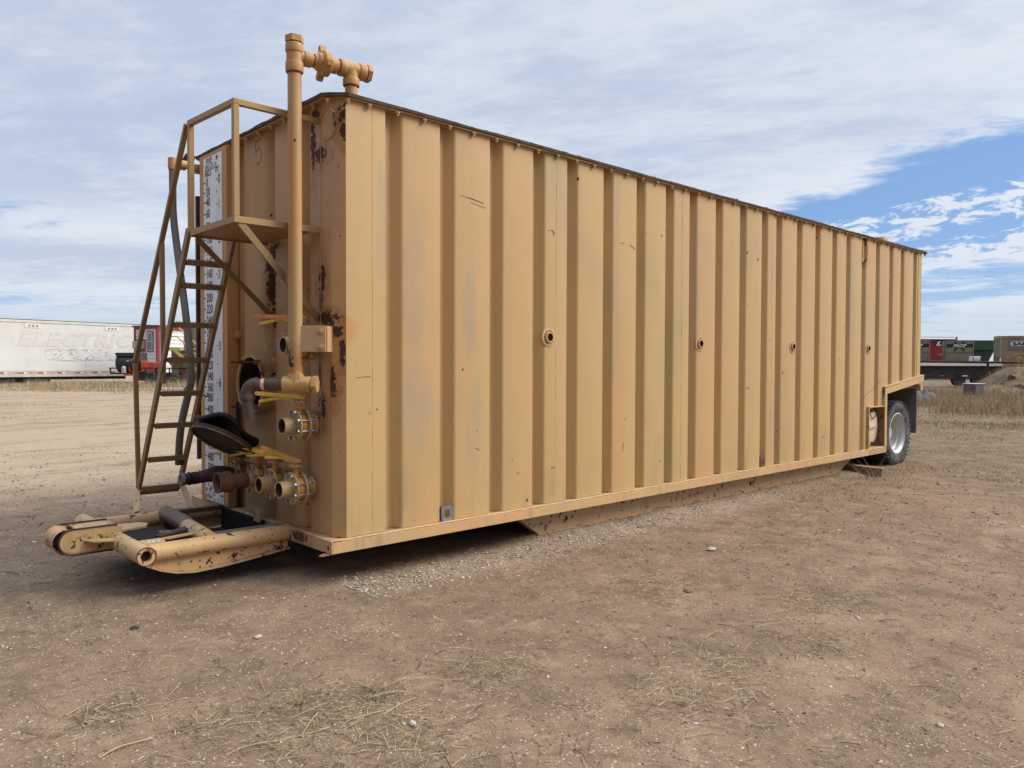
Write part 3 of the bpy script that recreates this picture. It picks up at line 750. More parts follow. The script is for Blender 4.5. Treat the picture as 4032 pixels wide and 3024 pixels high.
for f_ in range(0, 9):
    z = float(np.interp(f_, [0,1,2,3,4,5,6,7,8], [3.050,2.845,2.554,2.260,1.96,1.664,1.357,1.069,.75]))
    gt(str(f_), 1.795, z-.037, .074, .80, .012); tx.b2((XS-.001, 1.812, z-.005), (XS, 1.832, z+.005))
    z2 = float(np.interp(f_+.5, [0,1,2,3,4,5,6,7,8], [3.050,2.845,2.554,2.260,1.96,1.664,1.357,1.069,.75]))
    if f_ < 8: tx.b2((XS-.001, 1.812, z2-.006), (XS, 1.828, z2+.006))
tx.build('lettering', M_ink, sh, 0)
# dirt splash over the bottom of the sheet
mb = MB()
for i in range(70):
    y = rnd.uniform(1.73, 2.09); z = .35+abs(rnd.gauss(0, .09)); s_ = rnd.uniform(.003, .014); mb.box((GX-.0055, y, z), (.001, s_, s_*rnd.uniform(.8, 2.5)), Matrix.Rotation(rnd.uniform(0, 3), 3, 'X'))
mb.build('mud_splash', M_rustbr, sh, 0)
# latch on the gauge box edge, dark stain strip, side clip, dark sight channel
MB().b2((XF-.03, 1.56, 1.73), (XF+.0, 1.634, 1.79)).build('latch', M_fit, GB, 0)
MB().b2((XF-.02, 2.455, .65), (XF+.02, 2.490, 3.02)).build('sight_channel', M_rustdark, T, 0)
MB().b2((XF-.02, 1.615, .33), (XF+.005, 1.6345, 1.20)).build('rust_strip', M_rustdark, GB, 0)
# letters sprayed on the front wall
mb = MB()
def stroke(pts_, w_=.014): mb.add(*ribbon(pts_, w_))
def ribbon(pts_, w_):
    vs, fs = [], []
    for i, (a, b) in enumerate(pts_):
        a0, b0 = pts_[max(i-1, 0)]; a1, b1 = pts_[min(i+1, len(pts_)-1)]; dx_, dy_ = a1-a0, b1-b0; L = math.hypot(dx_, dy_) or 1
        nx, ny = -dy_/L*w_/2, dx_/L*w_/2; vs += [(XF-.0012, a+nx, b+ny), (XF-.0012, a-nx, b-ny)]
    return vs, [(2*i, 2*i+1, 2*i+3, 2*i+2) for i in range(len(pts_)-1)]
stroke([(1.185,3.265),(1.285,3.262)]); stroke([(1.285,3.26),(1.29,3.185),(1.275,3.175)])
stroke([(1.28,3.175),(1.255,3.20),(1.225,3.205),(1.195,3.18),(1.185,3.14),(1.20,3.10),(1.235,3.08),(1.27,3.09)])
mb.build('sprayed_digit', M_redpaint, T, 0)
mb = MB(); stroke([(.70,3.19),(.735,3.12),(.745,3.08),(.68,3.085)], .012); mb.build('sprayed_digit', M_redpaint, T, 0)
mb = MB()
for body, y, z, h in (('94L', .925, 1.965, .055), ('Qty', .925, 1.865, .055)): text_into(mb, body, (XF-.001, y, z), UX, UY, h, .62, .15, .0006, -.012)
mb.build('chalk_writing', M_chalk, T, 0)
# blanked round vent high on the front wall
MB().lathe((XF, .165, 3.15), (-1,0,0), [(.112,-.004),(.110,.006),(.098,.008),(.096,.002),(0,.003)], 36).build('vent_blank', M_front, T, 60)

# --- manway neck, flange, studs, open cover
mb = MB()
mb.lathe((-.035, MY, MZ), (1,0,0), [(MR-.008,.30),(MR-.008,0),(MR+.016,0),(MR+.016,.016),(MR+.006,.018),(MR+.006,.12),(MR+.03,.125),(MR+.055,.172)], 48)
mb.build('manway', M_front, T, 40)
MB().lathe((-.034, MY, MZ), (1,0,0), [(MR-.0095,.30),(MR-.0095,.012)], 48).build('manway_lining', M_inside, T, 60)
MB().b2((.22, MY-.45, MZ-.45), (.23, MY+.45, MZ+.45)).b2((.136, MY-.45, MZ-.45), (.22, MY-.44, MZ+.45)).b2((.136, MY+.44, MZ-.45), (.22, MY+.45, MZ+.45)).build('interior_dark_backing', M_inside, T, 0)  # near-black backing plates behind the opening stand for the dark interior
for a in (52, 128, 232, 308):
    cy, cz = MY+(MR+.0)*math.cos(R(a)), MZ+(MR+.0)*math.sin(R(a))
    MB().cyl((.0, cy, cz), (-.125, cy, cz), .0075, 8).b2((-.05, cy-.02, cz-.018), (-.02, cy+.02, cz+.018)).build('manway_stud', M_rustbr, T, 40)
# cover resting face-down across the valves
A_ = Vector((-.40, .375, .20)).normalized(); B_ = Vector((.61, .65, -.50)); B_ = (B_-A_*B_.dot(A_)).normalized(); N_ = A_.cross(B_).normalized()
if N_.z > 0: N_ = -N_
cc = Vector((-.262, 1.165, .930))
MAP = Matrix((A_, B_, N_)).transposed()
def disc(mb, c, r, t_, seg=40, n_=N_, rim=.0):
    mb.lathe(c, n_, [(0, 0), (r*.93, 0), (r*.95, .012), (r, .012), (r, -t_), (0, -t_)], seg)
mb = MB(); disc(mb, cc, .250, .016); mb.build('manway_cover', simple('cover rust brown', (.040,.020,.014), .75, 0, .5, 8, .3), T, 40)
MB().lathe(cc, N_, [(.240, .0125),(.252,.0125),(.252,.018),(.240,.018)], 40, True).build('cover_rim', simple('cover rim ochre', (.22,.13,.055), .7, 0, .5, 14, .3), T, 40)
# curled black gasket lying on top
mb = MB(); V = []; nr_, ns_ = 6, 40; up3 = Vector((0,0,1))
gc = cc-N_*.04+Vector((.03,.03,.05))
for i in range(nr_+1):
    rr_ = .255*i/nr_
    for k in range(ns_):
        a = 2*math.pi*k/ns_; x_, y_ = math.cos(a)*rr_, math.sin(a)*rr_*.92
        lift = -.06*math.exp(-((x_-.15)/.09)**2)-.035*math.exp(-((x_+.17)/.07)**2)+.05*(x_+.1)+.014*math.sin(3*a)*i/nr_
        V.append(gc+A_*x_+B_*y_-N_*(lift))
F = [(i*ns_+k, i*ns_+(k+1) % ns_, (i+1)*ns_+(k+1) % ns_, (i+1)*ns_+k) for i in range(nr_) for k in range(ns_)]
mb.add(V, F); g_ = mb.build('cover_gasket', M_rubber, T, 60); sm_ = g_.modifiers.new('thick', 'SOLIDIFY'); sm_.thickness = .028

# --- platform, railing, ladder
PX0, PX1, PY0, PY1, PZ = -.555, .055, .265, 1.065, 2.445
mb = MB(); 
mb.b2((PX0, PY0, PZ-.022), (PX1, PY0+.006, PZ+.020)).b2((PX0, PY0+.006, PZ-.022), (PX0+.006, PY1, PZ+.020)).b2((PX0+.006, PY1-.006, PZ-.022), (PX1, PY1, PZ+.020)).b2((PX0+.006, PY0+.006, PZ-.006), (PX1, PY1-.006, PZ+.0))
mb.build('platform', M_ladder, T, 0, bevel=.002)
RZ = 3.195
def angle_post(a, b, name='rail_post', s_=.038, mat=None):
    return MB().bar(a, b, s_, s_, (0,1,0)).build(name, mat or M_ladder, T, 0, bevel=.003)
angle_post((PX0+.02, PY0+.02, PZ+.02), (PX0+.02, PY0+.02, RZ))
angle_post((PX0+.02, PY1-.02, PZ-.02), (PX0+.02, PY1-.02, RZ+.02))
MB().bar((PX0, PY0+.02, RZ), (XF+.0, PY0+.02, RZ-.0), .038, .038).build('top_rail', M_ladder, T, 0, bevel=.003)
MB().bar((PX0+.02, PY0+.0, RZ+.002), (PX0+.02, PY1, RZ+.035), .038, .036).build('top_rail', M_ladder, T, 0, bevel=.003)
# diagonal braces
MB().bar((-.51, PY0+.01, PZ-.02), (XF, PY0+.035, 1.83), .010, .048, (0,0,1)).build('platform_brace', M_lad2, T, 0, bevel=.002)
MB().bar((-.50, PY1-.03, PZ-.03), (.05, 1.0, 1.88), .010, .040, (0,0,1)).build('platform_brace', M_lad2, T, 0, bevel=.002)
# ladder stringers
LX0, LX1 = -.553, -.222
def lad(z): return 1.050+(2.452-z)*(2.196-1.050)/(2.452-.463)
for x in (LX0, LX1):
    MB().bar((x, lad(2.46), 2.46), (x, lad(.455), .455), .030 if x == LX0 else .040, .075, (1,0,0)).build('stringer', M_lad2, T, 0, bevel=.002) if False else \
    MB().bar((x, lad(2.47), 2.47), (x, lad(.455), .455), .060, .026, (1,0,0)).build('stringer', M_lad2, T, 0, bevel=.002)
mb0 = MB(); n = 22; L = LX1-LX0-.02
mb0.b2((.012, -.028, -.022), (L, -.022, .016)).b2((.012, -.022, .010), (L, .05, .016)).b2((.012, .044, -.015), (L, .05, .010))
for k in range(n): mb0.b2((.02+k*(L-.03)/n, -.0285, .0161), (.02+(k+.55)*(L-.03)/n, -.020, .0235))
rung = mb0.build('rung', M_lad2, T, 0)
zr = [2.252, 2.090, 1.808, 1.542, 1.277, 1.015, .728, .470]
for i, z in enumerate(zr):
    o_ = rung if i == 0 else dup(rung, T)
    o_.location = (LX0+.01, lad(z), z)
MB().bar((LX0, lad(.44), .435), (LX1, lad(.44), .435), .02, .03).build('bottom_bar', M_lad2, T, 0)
# handrail with kinked lower leg and mid post
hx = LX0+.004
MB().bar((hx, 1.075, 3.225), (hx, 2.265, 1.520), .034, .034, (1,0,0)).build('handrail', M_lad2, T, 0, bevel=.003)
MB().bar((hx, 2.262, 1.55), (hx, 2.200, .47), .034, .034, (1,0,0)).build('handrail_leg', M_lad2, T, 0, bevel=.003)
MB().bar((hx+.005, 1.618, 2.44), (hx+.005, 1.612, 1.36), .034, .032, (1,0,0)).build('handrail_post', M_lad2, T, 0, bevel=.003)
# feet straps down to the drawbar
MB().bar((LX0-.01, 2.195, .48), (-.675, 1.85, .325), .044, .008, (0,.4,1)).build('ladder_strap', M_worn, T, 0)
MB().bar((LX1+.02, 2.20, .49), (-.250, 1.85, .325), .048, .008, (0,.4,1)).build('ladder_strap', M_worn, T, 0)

# --- standpipe and the fittings on top
SX, SY = -.165, .20
def rings(mb, pth):  # pth: list of (center, axis, r, h) collars
    for c, a, r_, h in pth: mb.lathe(Vector(c)-Vector(a).normalized()*h/2, a, [(0,0),(r_*.97,0),(r_,h*.12),(r_,h*.88),(r_*.97,h),(0,h)], 28)
M_stand = paint('standpipe paint', base=(.46,.27,.115), worn=.4, blobs=[(SY+.01,1.56,.035,.045),(SY-.01,1.51,.025,.02)], oranges=[(SY,2.6,.05,.5),(SY,1.50,.08,.12)], chips=.7, chipscale=22)
MB().cyl((SX, SY, 1.43), (SX, SY, 3.47), .0455, 32).build('standpipe', M_stand, T, 40)
TZ = 3.560
Z_ = (0,0,1); Y_ = (0,1,0); X_ = (1,0,0); D1 = Vector((.992,-.125,0)).normalized()
def q1(s_, z=TZ): return Vector((SX, SY, z))+D1*s_*.875
mb = MB(); mb.cyl((SX,SY,3.45), (SX,SY,3.635), .0525, 28); rings(mb, [((SX,SY,3.485),Z_,.059,.065),((SX,SY,3.610),Z_,.059,.055)])
mb.cyl(q1(0), q1(.135), .044, 28); rings(mb, [(q1(.10),D1,.051,.055)])
mb.build('tee_fitting', M_fit, T, 40)
MB().cyl((SX,SY,3.63), (SX,SY,3.650), .046, 24).cyl((SX,SY,3.648), (SX,SY,3.688), .062, 6, phase=.3).build('pipe_plug', M_fit, T, 25)
mb = MB(); mb.cyl(q1(.12), q1(.40), .036, 24)
mb.lathe(q1(.150), D1, [(0,0),(.046,0),(.050,.02),(.060,.028),(.064,.050),(.072,.055),(.084,.062),(.084,.105),(.072,.112),(.054,.118),(.052,.165),(.046,.17),(0,.17)], 32)
for a in (75, 195, 315):
    rot = Matrix((D1, Vector((0,0,1)).cross(D1), Vector((0,0,1)))).transposed() @ Matrix.Rotation(R(a), 3, 'X')
    mb.box(q1(.233)+rot @ Vector((0, .098, 0)), (.044, .054, .040), rot)
mb.build('hammer_union', M_fit, T, 35, bevel=.003)
mb = MB(); mb.cyl(q1(.365), q1(.575), .050, 28); rings(mb, [(q1(.385),D1,.058,.045),(q1(.552),D1,.057,.05)])
mb.cyl(q1(.462), q1(.462, 3.46), .050, 28); rings(mb, [(q1(.462, 3.472),Z_,.058,.05)])
mb.build('tee_fitting', M_fit, T, 40)
MB().cyl(q1(.575), q1(.592), .044, 24).cyl(q1(.590), q1(.622), .062, 6).build('pipe_plug', M_fit, T, 25)
MB().cyl(q1(.462, 3.35), q1(.462, 3.46), .043, 24).build('roof_nipple', M_fit, T, 40)
for c_, a_, r_ in ((Vector((SX,SY,3.447)),Z_,.050),(q1(.131),D1,.044),(q1(.365),D1,.049),(q1(.462,3.446),Z_,.049),(q1(.583),D1,.0475),(Vector((SX,SY,3.640)),Z_,.050)):  # dark rust-coloured rings stand in for the shadow gaps at the joints
    MB().cyl(Vector(c_)-Vector(a_)*.004, Vector(c_)+Vector(a_)*.004, r_, 24).build('shadow_gap_ring', M_rustbr, T, 40)
# lower tee, plug, dark hose with elbow : runs square to the bevelled corner
BZ = 1.378; D2 = Vector((.7325,-.681,0))
def q2(s_, z=BZ): return Vector((SX, SY, z))+D2*s_
MB().cyl((SX,SY,1.395), (SX,SY,1.442), .055, 6).cyl((SX,SY,1.39),(SX,SY,1.452),.050,24).build('pipe_bushing', M_brass, T, 25)
mb = MB(); mb.cyl(q2(-.078), q2(.10), .050, 28); rings(mb, [(q2(-.045),D2,.056,.075),(q2(.073),D2,.053,.06)])
mb.build('brass_tee', M_brass, T, 40)
MB().cyl(q2(.098), q2(.120), .043, 24).cyl(q2(.116), q2(.147), .060, 6, phase=.2).build('pipe_plug', M_brass, T, 25)
MB().tube([q2(-.075),q2(-.12),q2(-.17),q2(-.21)], [.043,.046,.044,.036], 24).build('rubber_hose', M_hose, T, 50)
MB().tube([q2(-.203),q2(-.218),q2(-.232)], [.036,.040,.036], 20).build('hose_tape', M_tape, T, 50)
mb = MB(); el_ = [q2(-.228),q2(-.26)]+[q2(-.26-.065*math.sin(R(a)), BZ-.065+.065*math.cos(R(a))) for a in range(10, 91, 16)]+[q2(-.322,1.25),q2(-.305,1.138)]
mb.tube(el_, [.036,.040]+[.045]*6+[.040,.037], 24); rings(mb, [(q2(-.324,1.29),Z_,.050,.035),(q2(-.262),D2,.046,.03)])
mb.build('hose_elbow', M_hose, T, 45)
# bracket : plate square to the corner bevel, bolted to a lug
nb = Vector((-.681,-.7325,0))*.018
p0_, p1_ = Vector((SX,SY,0))+D2*.030, Vector((SX,SY,0))+D2*.207
mb = MB(); V = [p0_+nb, p1_+nb, p1_+nb*.3, p0_+nb*.3]
mb.add([(v.x,v.y,1.595) for v in V]+[(v.x,v.y,1.770) for v in V], [(0,1,2,3),(7,6,5,4),(0,4,5,1),(1,5,6,2),(2,6,7,3),(3,7,4,0)])
lg = p1_-D2*.004; e_ = lg+Vector((.681,.7325,0))*.15+D2*.02
V = [lg, lg+D2*.012, e_+D2*.012, e_]
mb.add([(v.x,v.y,1.595) for v in V]+[(v.x,v.y,1.770) for v in V], [(0,1,2,3),(7,6,5,4),(0,4,5,1),(1,5,6,2),(2,6,7,3),(3,7,4,0)])
mb.build('pipe_bracket', M_tan, T, 0, bevel=.003)
for z in (1.735, 1.63):
    c_ = Vector((SX,SY,z))+D2*.172+nb; MB().cyl(c_, c_+nb*.6, .020, 20).cyl(c_+nb*.6, c_+nb*1.4, .0115, 6).build('bracket_bolt', M_tan, T, 30)

# --- flanged butterfly valves
M_bore = simple('rusty pipe bore', (.045,.026,.018), .85, 0, .4, 20)
M_valve = paint('grimy valve paint', base=(.43,.28,.13), worn=.72, streak=False, chips=.9, chipscale=40)
def valve(y, z, lever_col, lever=(0, .33, .03), stub=.085, src={}):
    vb = MB()
    vb.cyl((.14, y, z), (-.035, y, z), .058, 28).lathe((.055,y,z),(-1,0,0),[(.072,0),(.066,.012),(.058,.02)],28)
    vb.lathe((-.035, y, z), (1,0,0), [(0,0),(.110,0),(.112,.003),(.112,.012),(.06,.013)], 32)
    body = vb.build('valve', M_valve, T, 40)
    MB().lathe((-.060, y, z), (-1,0,0), [(0,-.022),(.084,-.022),(.087,-.018),(.087,.018),(.084,.022),(0,.022)], 32).build('valve_disc_body', M_orange, body, 40)
    MB().lathe((-.092, y, z), (-1,0,0), [(.05,0),(.112,0),(.115,.003),(.115,.011),(.112,.014),(.058,.015),(.058,.015+stub),(.050,.015+stub),(.050,0)], 36).build('valve_flange', M_valve, body, 40)
    MB().lathe((-.100, y, z), (-1,0,0), [(0,0),(.0497,0),(.0497,stub+.0065)], 24).build('valve_bore', M_bore, body, 60)
    # bolts
    for k in range(8):
        a = R(22.5+45*k); by, bz = y+.096*math.cos(a), z+.096*math.sin(a)
        MB().cyl((-.118, by, bz), (.028, by, bz), .0062, 8).cyl((-.107, by, bz), (-.122, by, bz), .0145, 6).cyl((-.019, by, bz), (-.007, by, bz), .013, 6).build('bolt', M_bolt, body, 30)
    hz = z+.155
    MB().cyl((-.062, y, z+.075), (-.062, y, hz), .021, 16).cyl((-.062, y, hz), (-.062, y, hz+.010), .052, 20).build('valve_neck', M_orange, body, 40)
    MB().cyl((-.062, y, hz+.010), (-.062, y, hz+.017), .056, 12).cyl((-.062,y,hz+.017),(-.062,y,hz+.055),.010,8).build('notch_plate', M_bolt, body, 40)
    l = Vector(lever); p0 = Vector((-.062, y, hz+.040)); p1 = p0+l
    md = p0.lerp(p1, .5)
    MB().bar(p0-l*.08, md, .042, .024).bar(md-l*.02, p1, .034, .028).build('lever', lever_col, body, 0, bevel=.003)
    q1 = p0.lerp(p1, .40)+Vector((-.0, 0, -.016)); q2 = p0.lerp(p1, .85)+Vector((-.01, 0, -.055))
    MB().bar(p0+Vector((0,0,-.022)), q1, .022, .018).bar(q1, q2, .024, .020).build('squeeze_bar', M_yel if lever_col is M_lever_o else lever_col, body, 0, bevel=.002)
    return body
valve(.40, .642, M_lever_o, (-.07, .38, .065))
v2 = valve(.715, .640, M_yel, (-.08, .36, .05))
v3 = valve(1.02, .640, M_yel, (-.09, .34, .02), .04)
v4 = valve(1.33, .640, M_yel, (-.10, .32, .01), .03)
valve(.352, 1.088, M_yel, (-.14, .40, .02))
valve(.330, 1.642, M_lever_o, (-.14, .42, .02))
# stuck-on rusty stub of the third valve
y3, z3 = 1.02, .640
MB().lathe((-.14, y3, z3), (-1,0,0), [(.046,0),(.057,0),(.057,.125),(.074,.13),(.078,.14),(.078,.175),(.072,.18),(.072,.215),(.078,.22),(.078,.232),(.066,.232),(.064,.16),(.046,.15)], 32).build('hose_collar', M_rustbr, v3, 40)
MB().lathe((-.30, y3, z3), (-1,0,0), [(0,0),(.0645,0)], 24).build('collar_bore', M_inside, v3, 0)
# dark reducer bend of the fourth valve
mb = MB(); mb.tube([(-.13,1.33,.645),(-.19,1.335,.655),(-.25,1.345,.662),(-.32,1.36,.650),(-.38,1.375,.640)], [.060,.064,.062,.050,.045], 24).build('reducer_pipe', M_rustdark, v4, 50)
mb = MB(); pp = []; rs_ = []
for i in range(14): pp.append((-.36-.010*i, 1.37+.002*i, .642-.0006*i)); rs_.append(.046+rnd.uniform(-.004, .006))
mb.tube(pp, rs_, 18).build('wrapped_tape', M_rubber, v4, 60)
MB().lathe((-.47, 1.39, .635), (-1,.13,0), [(.030,0),(.045,0),(.048,.012),(.044,.03),(.034,.03),(.030,.0)], 24).build('reducer_mouth', M_greyhose, v4, 40)

# --- vent pipe and hanging hose at the far corner
mb = MB(); VZ = 3.245; mb.tube([(.08,2.36,VZ-.025),(-.08,2.36,VZ),(-.20,2.36,VZ)], .026, 16)
rings(mb, [((.02,2.36,VZ-.01),X_,.042,.06),((-.115,2.36,VZ),X_,.040,.045),((-.20,2.36,VZ),Z_,.038,.10)]); mb.build('vent_pipe', M_fit, T, 40)
hp = [(-.20,2.36,3.20),(-.20,2.36,3.06),(-.20,2.35,2.80),(-.20,2.25,2.45),(-.20,2.10,2.0),(-.20,1.99,1.60),(-.20,1.97,1.38),(-.22,2.02,1.20),(-.25,2.05,1.02),(-.26,2.08,.84),(-.26,2.10,.66)]
def smooth_path(pts_, n=6):
    P0 = [Vector(p) for p in pts_]; out = []
    for i in range(len(P0)-1):
        a, b, c, e = P0[max(i-1,0)], P0[i], P0[i+1], P0[min(i+2, len(P0)-1)]
        for k in range(n):
            t_ = k/n; out.append(.5*((2*b)+(-a+c)*t_+(2*a-5*b+4*c-e)*t_**2+(-a+3*b-3*c+e)*t_**3))
    return out+[P0[-1]]
MB().tube(smooth_path(hp), .030, 16).build('drain_hose', M_greyhose, T, 60)
# wire tie holding the hose to a rung
MB().tube(smooth_path([(-.22,1.97,1.33),(-.26,1.96,1.30),(-.24,1.90,1.27),(-.16,1.88,1.26),(-.10,1.86,1.24),(-.12,1.84,1.27)]), .006, 6).build('hose_tie', M_greyhose, T, 60)

# --- drawbar : A-frame of pipes with twin hitch plates
DZ = .285; NY, FY = .655, 1.825
MB().tube([(.0,NY,DZ-.005),(-.5,NY-.005,DZ),(-1.02,NY-.01,DZ)], .058, 28).build('drawbar_pipe', M_worn, T, 50)
MB().tube([(.0,FY,DZ-.005),(-.5,FY,DZ),(-1.02,FY,DZ)], .052, 28).build('drawbar_pipe', M_worn, T, 50)
mb = MB(); mb.pipe((-1.03,.50,.300), (-1.03,1.97,.300), .060, .034, 28); mb.build('drawbar_cross_pipe', M_worn, T, 50)
MB().cyl((-1.03,.54,.300),(-1.03,.545,.300),.034,20).build('pipe_bore', M_inside, T, 0)
M_oily = paint('oily drawbar paint', base=(.10,.065,.045), worn=.78, streak=False, chips=.9, chipscale=16)
MB().tube([(-.47,FY-.02,.315),(-.50,1.30,.315),(-.53,1.15,.315)], .060, 24).build('drawbar_cross_pipe', M_oily, T, 50)
MB().tube([(-.53,1.16,.315),(-.55,.90,.312),(-.57,NY+.03,.308)], .060, 24).build('drawbar_cross_pipe', M_worn, T, 50)
def stadium(x0, x1, zc, r_, n=14):
    p = [(x1, zc-r_), (x1, zc+r_)]
    p += [(x0+r_+r_*math.cos(math.pi/2+math.pi*k/n), zc+r_*math.sin(math.pi/2+math.pi*k/n)) for k in range(n+1)]
    return p
def hitch(y, th=.024):
    MB().prism(stadium(-1.385, -1.03 if y < 1.2 else -.98, .330, .085), 1, y, y+th).build('hitch_plate', M_worn, T, 50, bevel=.004)
hitch(1.10); hitch(1.34)
MB().prism(stadium(-1.378, -1.0, .330, .070), 1, 1.095, 1.0995).build('hitch_facing', M_worn, T, 0)
for yy_ in (1.099, 1.339):
    st_ = [p for p in stadium(-1.385, -1.03, .330, .085)][1:]+[(-1.03, .245)]
    MB().tube([(a_, yy_, b_) for a_, b_ in st_], .0065, 6).build('hitch_rim', M_rustdark, T, 60)
MB().lathe((-1.03,.4995,.300),(0,-1,0),[(.056,0),(.061,-.002),(.0615,.003),(.056,.004)],28,True).build('pipe_rim', M_rustdark, T, 60)
mb = MB(); mb.b2((-1.27, 1.124, .395), (-1.02, 1.34, .409)).b2((-1.30,1.124,.30),(-1.29,1.34,.38)); mb.build('hitch_top_plate', M_worn, T, 0, bevel=.003)
MB().lathe((-1.335,1.10,.33),(0,1,0),[(.083,.02),(.070,.06),(.070,.20),(.083,.24)],24).build('hitch_drum', M_worn, T, 40)
MB().prism([(-1.24,.0),(-1.02,.0)] and [(-1.24, 1.095), (-1.20, 1.02), (-1.03, .93), (-1.03, 1.095)], 2, .326, .336).build('hitch_gusset', M_worn, T, 0)
MB().prism([(-1.0,1.12),(-.82,1.16),(-.78,1.25),(-.82,1.33),(-1.0,1.36)], 2, .352, .366).build('hitch_tongue', M_worn, T, 0)
# skirt plate below the near pipe with a curved foot, another on the far side
mb = MB(); lower = [(-1.00, .222), (-.90,.172), (-.80, .140), (-.68, .126), (-.50, .132), (-.25, .153), (0.0, .180)]
for y in (NY-.004, FY):
    MB().prism([(0.0, .250), (-1.00, .250)]+lower, 1, y, y+.012).build('drawbar_skirt', M_worn, T, 0, bevel=.002)
    mb = MB()
    for a, b in zip(lower, lower[1:]): mb.bar((a[0], y+.0, a[1]-.006), (b[0], y+.0, b[1]-.006), .07, .012)
    mb.build('skirt_foot', M_skid, T, 0)
# tray, deck planks, channels inside the frame
MB().b2((-.52, NY+.05, .135), (-.01, FY-.05, .150)).b2((-.49, NY+.05, .15), (-.47, FY-.05, .30)).b2((-.03, 1.0, .15), (-.012, FY-.05, .315)).build('drip_tray', M_black, T, 0)
MB().b2((-.50, FY-.055, .300), (.0, FY+.03, .335)).build('frame_angle', M_oily, T, 0, bevel=.003)
MB().b2((-.52, NY+.045, .318), (.0, NY+.16, .328)).build('deck_plate', simple('greasy grey plate', (.16,.13,.10), .6, 0, .4, 8, .2), T, 0)
MB().b2((-.075, .96, .315), (-.065, 1.06, .425)).build('upright_tab', M_skid, T, 0)
MB().b2((-.97, .78, .232), (-.55, 1.72, .240)).build('drip_tray', M_black, T, 0)
MB().bar((-.95,.86,.29),(-.58,.88,.30),.05,.06).bar((-.80,1.00,.30),(-.58,1.02,.325),.09,.04).build('winch_channel', M_rustdark, T, 0, bevel=.004)
MB().bar((-.96,.80,.325),(-.62,.82,.338),.035,.012).build('yellow_strip', M_worn, T, 0)
MB().lathe((-.74,1.03,.32),(0,0,1),[(.02,0),(.04,0),(.04,.015),(.02,.015)],16,True).build('shackle_ring', M_greyhose, T, 40)
MB().b2((-.99,.66,.338),(-.86,.78,.348)).build('weld_pad', M_worn, T, 0)
for (x, y) in ((-.955,.70),(-.93,.69),(-.90,.675),(-.925,.705)): MB().lathe((x,y,.35),(0,0,1),[(.012,-.006),(.013,0),(.009,.006),(0,.008)],8).build('clear_shard', simple('shard', (.45,.55,.52), .2, .1, .2, 20), T, 60)

# --- timber block under the rear of the runner
tb_ = thing('timber_block', 'short weathered timber block lying on the dirt under the tank beside its rear wheel', 'timber block', (8.27, -.34, 0), R(84))
MB().b2((0, -.07, -.02), (.95, .07, .118)).build('timber', M_wood, tb_, 0, bevel=.006)

# =================================================================== BACKGROUND, left
M_trl = simple('white trailer side', (.70,.71,.70), .5, 0, .05, 1.0)
M_trlrail = simple('grey trailer rail', (.50,.47,.43), .5, 0, .15, 2)
M_dark = simple('dark underframe', (.025,.022,.022), .8, 0, .4, 3)
M_pinklet = simple('faded red lettering', (.60,.555,.545), .6, 0, .05, 6)
M_bluelet = simple('flaked blue lettering', (.30,.31,.40), .6, 0, .3, 6)
M_redtape = simple('red tape', (.42,.05,.05), .5, 0, .2, 6)
M_wtape = simple('white tape', (.75,.75,.72), .5, 0, .1, 6)
RZR = R(47.1-90)          # rotation of things that face the yard's viewpoint
TR = thing('box_trailer', 'long white semi box trailer with faded lettering parked at the edge of the yard', 'trailer', (-2.70, 41.25, .30), R(10.4))
zb_, zt_ = .48, 3.50
MB().b2((0, 0, zb_+.28), (16.1, 2.55, zt_-.16)).build('body', M_trl, TR, 0, bevel=.03)
mb = MB()
for k in range(60): mb.b2((.05, -.010, zb_+.34+k*.0435), (16.05, .0, zb_+.34+k*.0435+.022))
mb.build('side_corrugation', M_trl, TR, 0)
MB().b2((-.01, -.025, zb_), (16.11, 2.57, zb_+.14)).build('bottom_rail', M_trlrail, TR, 0, bevel=.01)
MB().b2((-.01, -.018, zb_+.145), (16.11, 2.56, zb_+.28)).build('tape_rail', simple('brownish rail', (.42,.36,.32), .6, 0, .2, 3), TR, 0)
MB().b2((-.01, -.025, zt_-.15), (16.11, 2.57, zt_)).build('top_rail', simple('cream top rail', (.60,.55,.48), .5, 0, .1, 2), TR, 0, bevel=.02)
MB().b2((0, -.028, zt_+.001), (16.1, 2.5, zt_+.03)).build('roof_edge', M_dark, TR, 0)
for k in range(17):
    x = .35+k*.95
    MB().b2((x, -.024, zb_+.175), (x+.26, -.0185, zb_+.245)).build('marker_tape', M_redtape if k % 2 else simple_mar if False else M_redtape, TR, 0)
    MB().b2((x+.265, -.024, zb_+.175), (x+.42, -.0185, zb_+.245)).build('marker_tape', M_wtape, TR, 0)
M_lens = simple('grey lens', (.22,.22,.22), .4, 0, .1, 6)
for x0 in (9.25, 13.4):
    p_ = MB().b2((x0, -.03, zt_-.40), (x0+.75, -.012, zt_-.17)).build('lamp_panel', M_trl, TR, 0)
    for k in range(3): MB().cyl((x0+.2+k*.19, -.028, zt_-.29), (x0+.2+k*.19, -.045, zt_-.29), .055, 12).build('marker_lamp', M_lens, p_, 30)
tx = MB()
text_into(tx, 'ELECTRIC', (8.85, -.014, zb_+1.68), (1,0,0), (0,0,1), .74, 1.22, .28, .004, .03, 'LEFT', 1.08)
tx.build('faded_lettering', M_pinklet, TR, 0)
tx = MB(); rb2 = random.Random(5)
for i in range(150):
    x = rb2.uniform(10.1, 14.9); z = zb_+.86+rb2.choice([0,.045,.09,.135,.18,.225,.27,.315,.36,.405,.45,.495,.54,.585,.63])
    edge = z < zb_+.93 or z > zb_+1.42
    tx.b2((x, -.0135, z), (x+(rb2.uniform(.1, .5) if edge else rb2.uniform(.04, .16)), -.0105, z+rb2.uniform(.012, .03)))
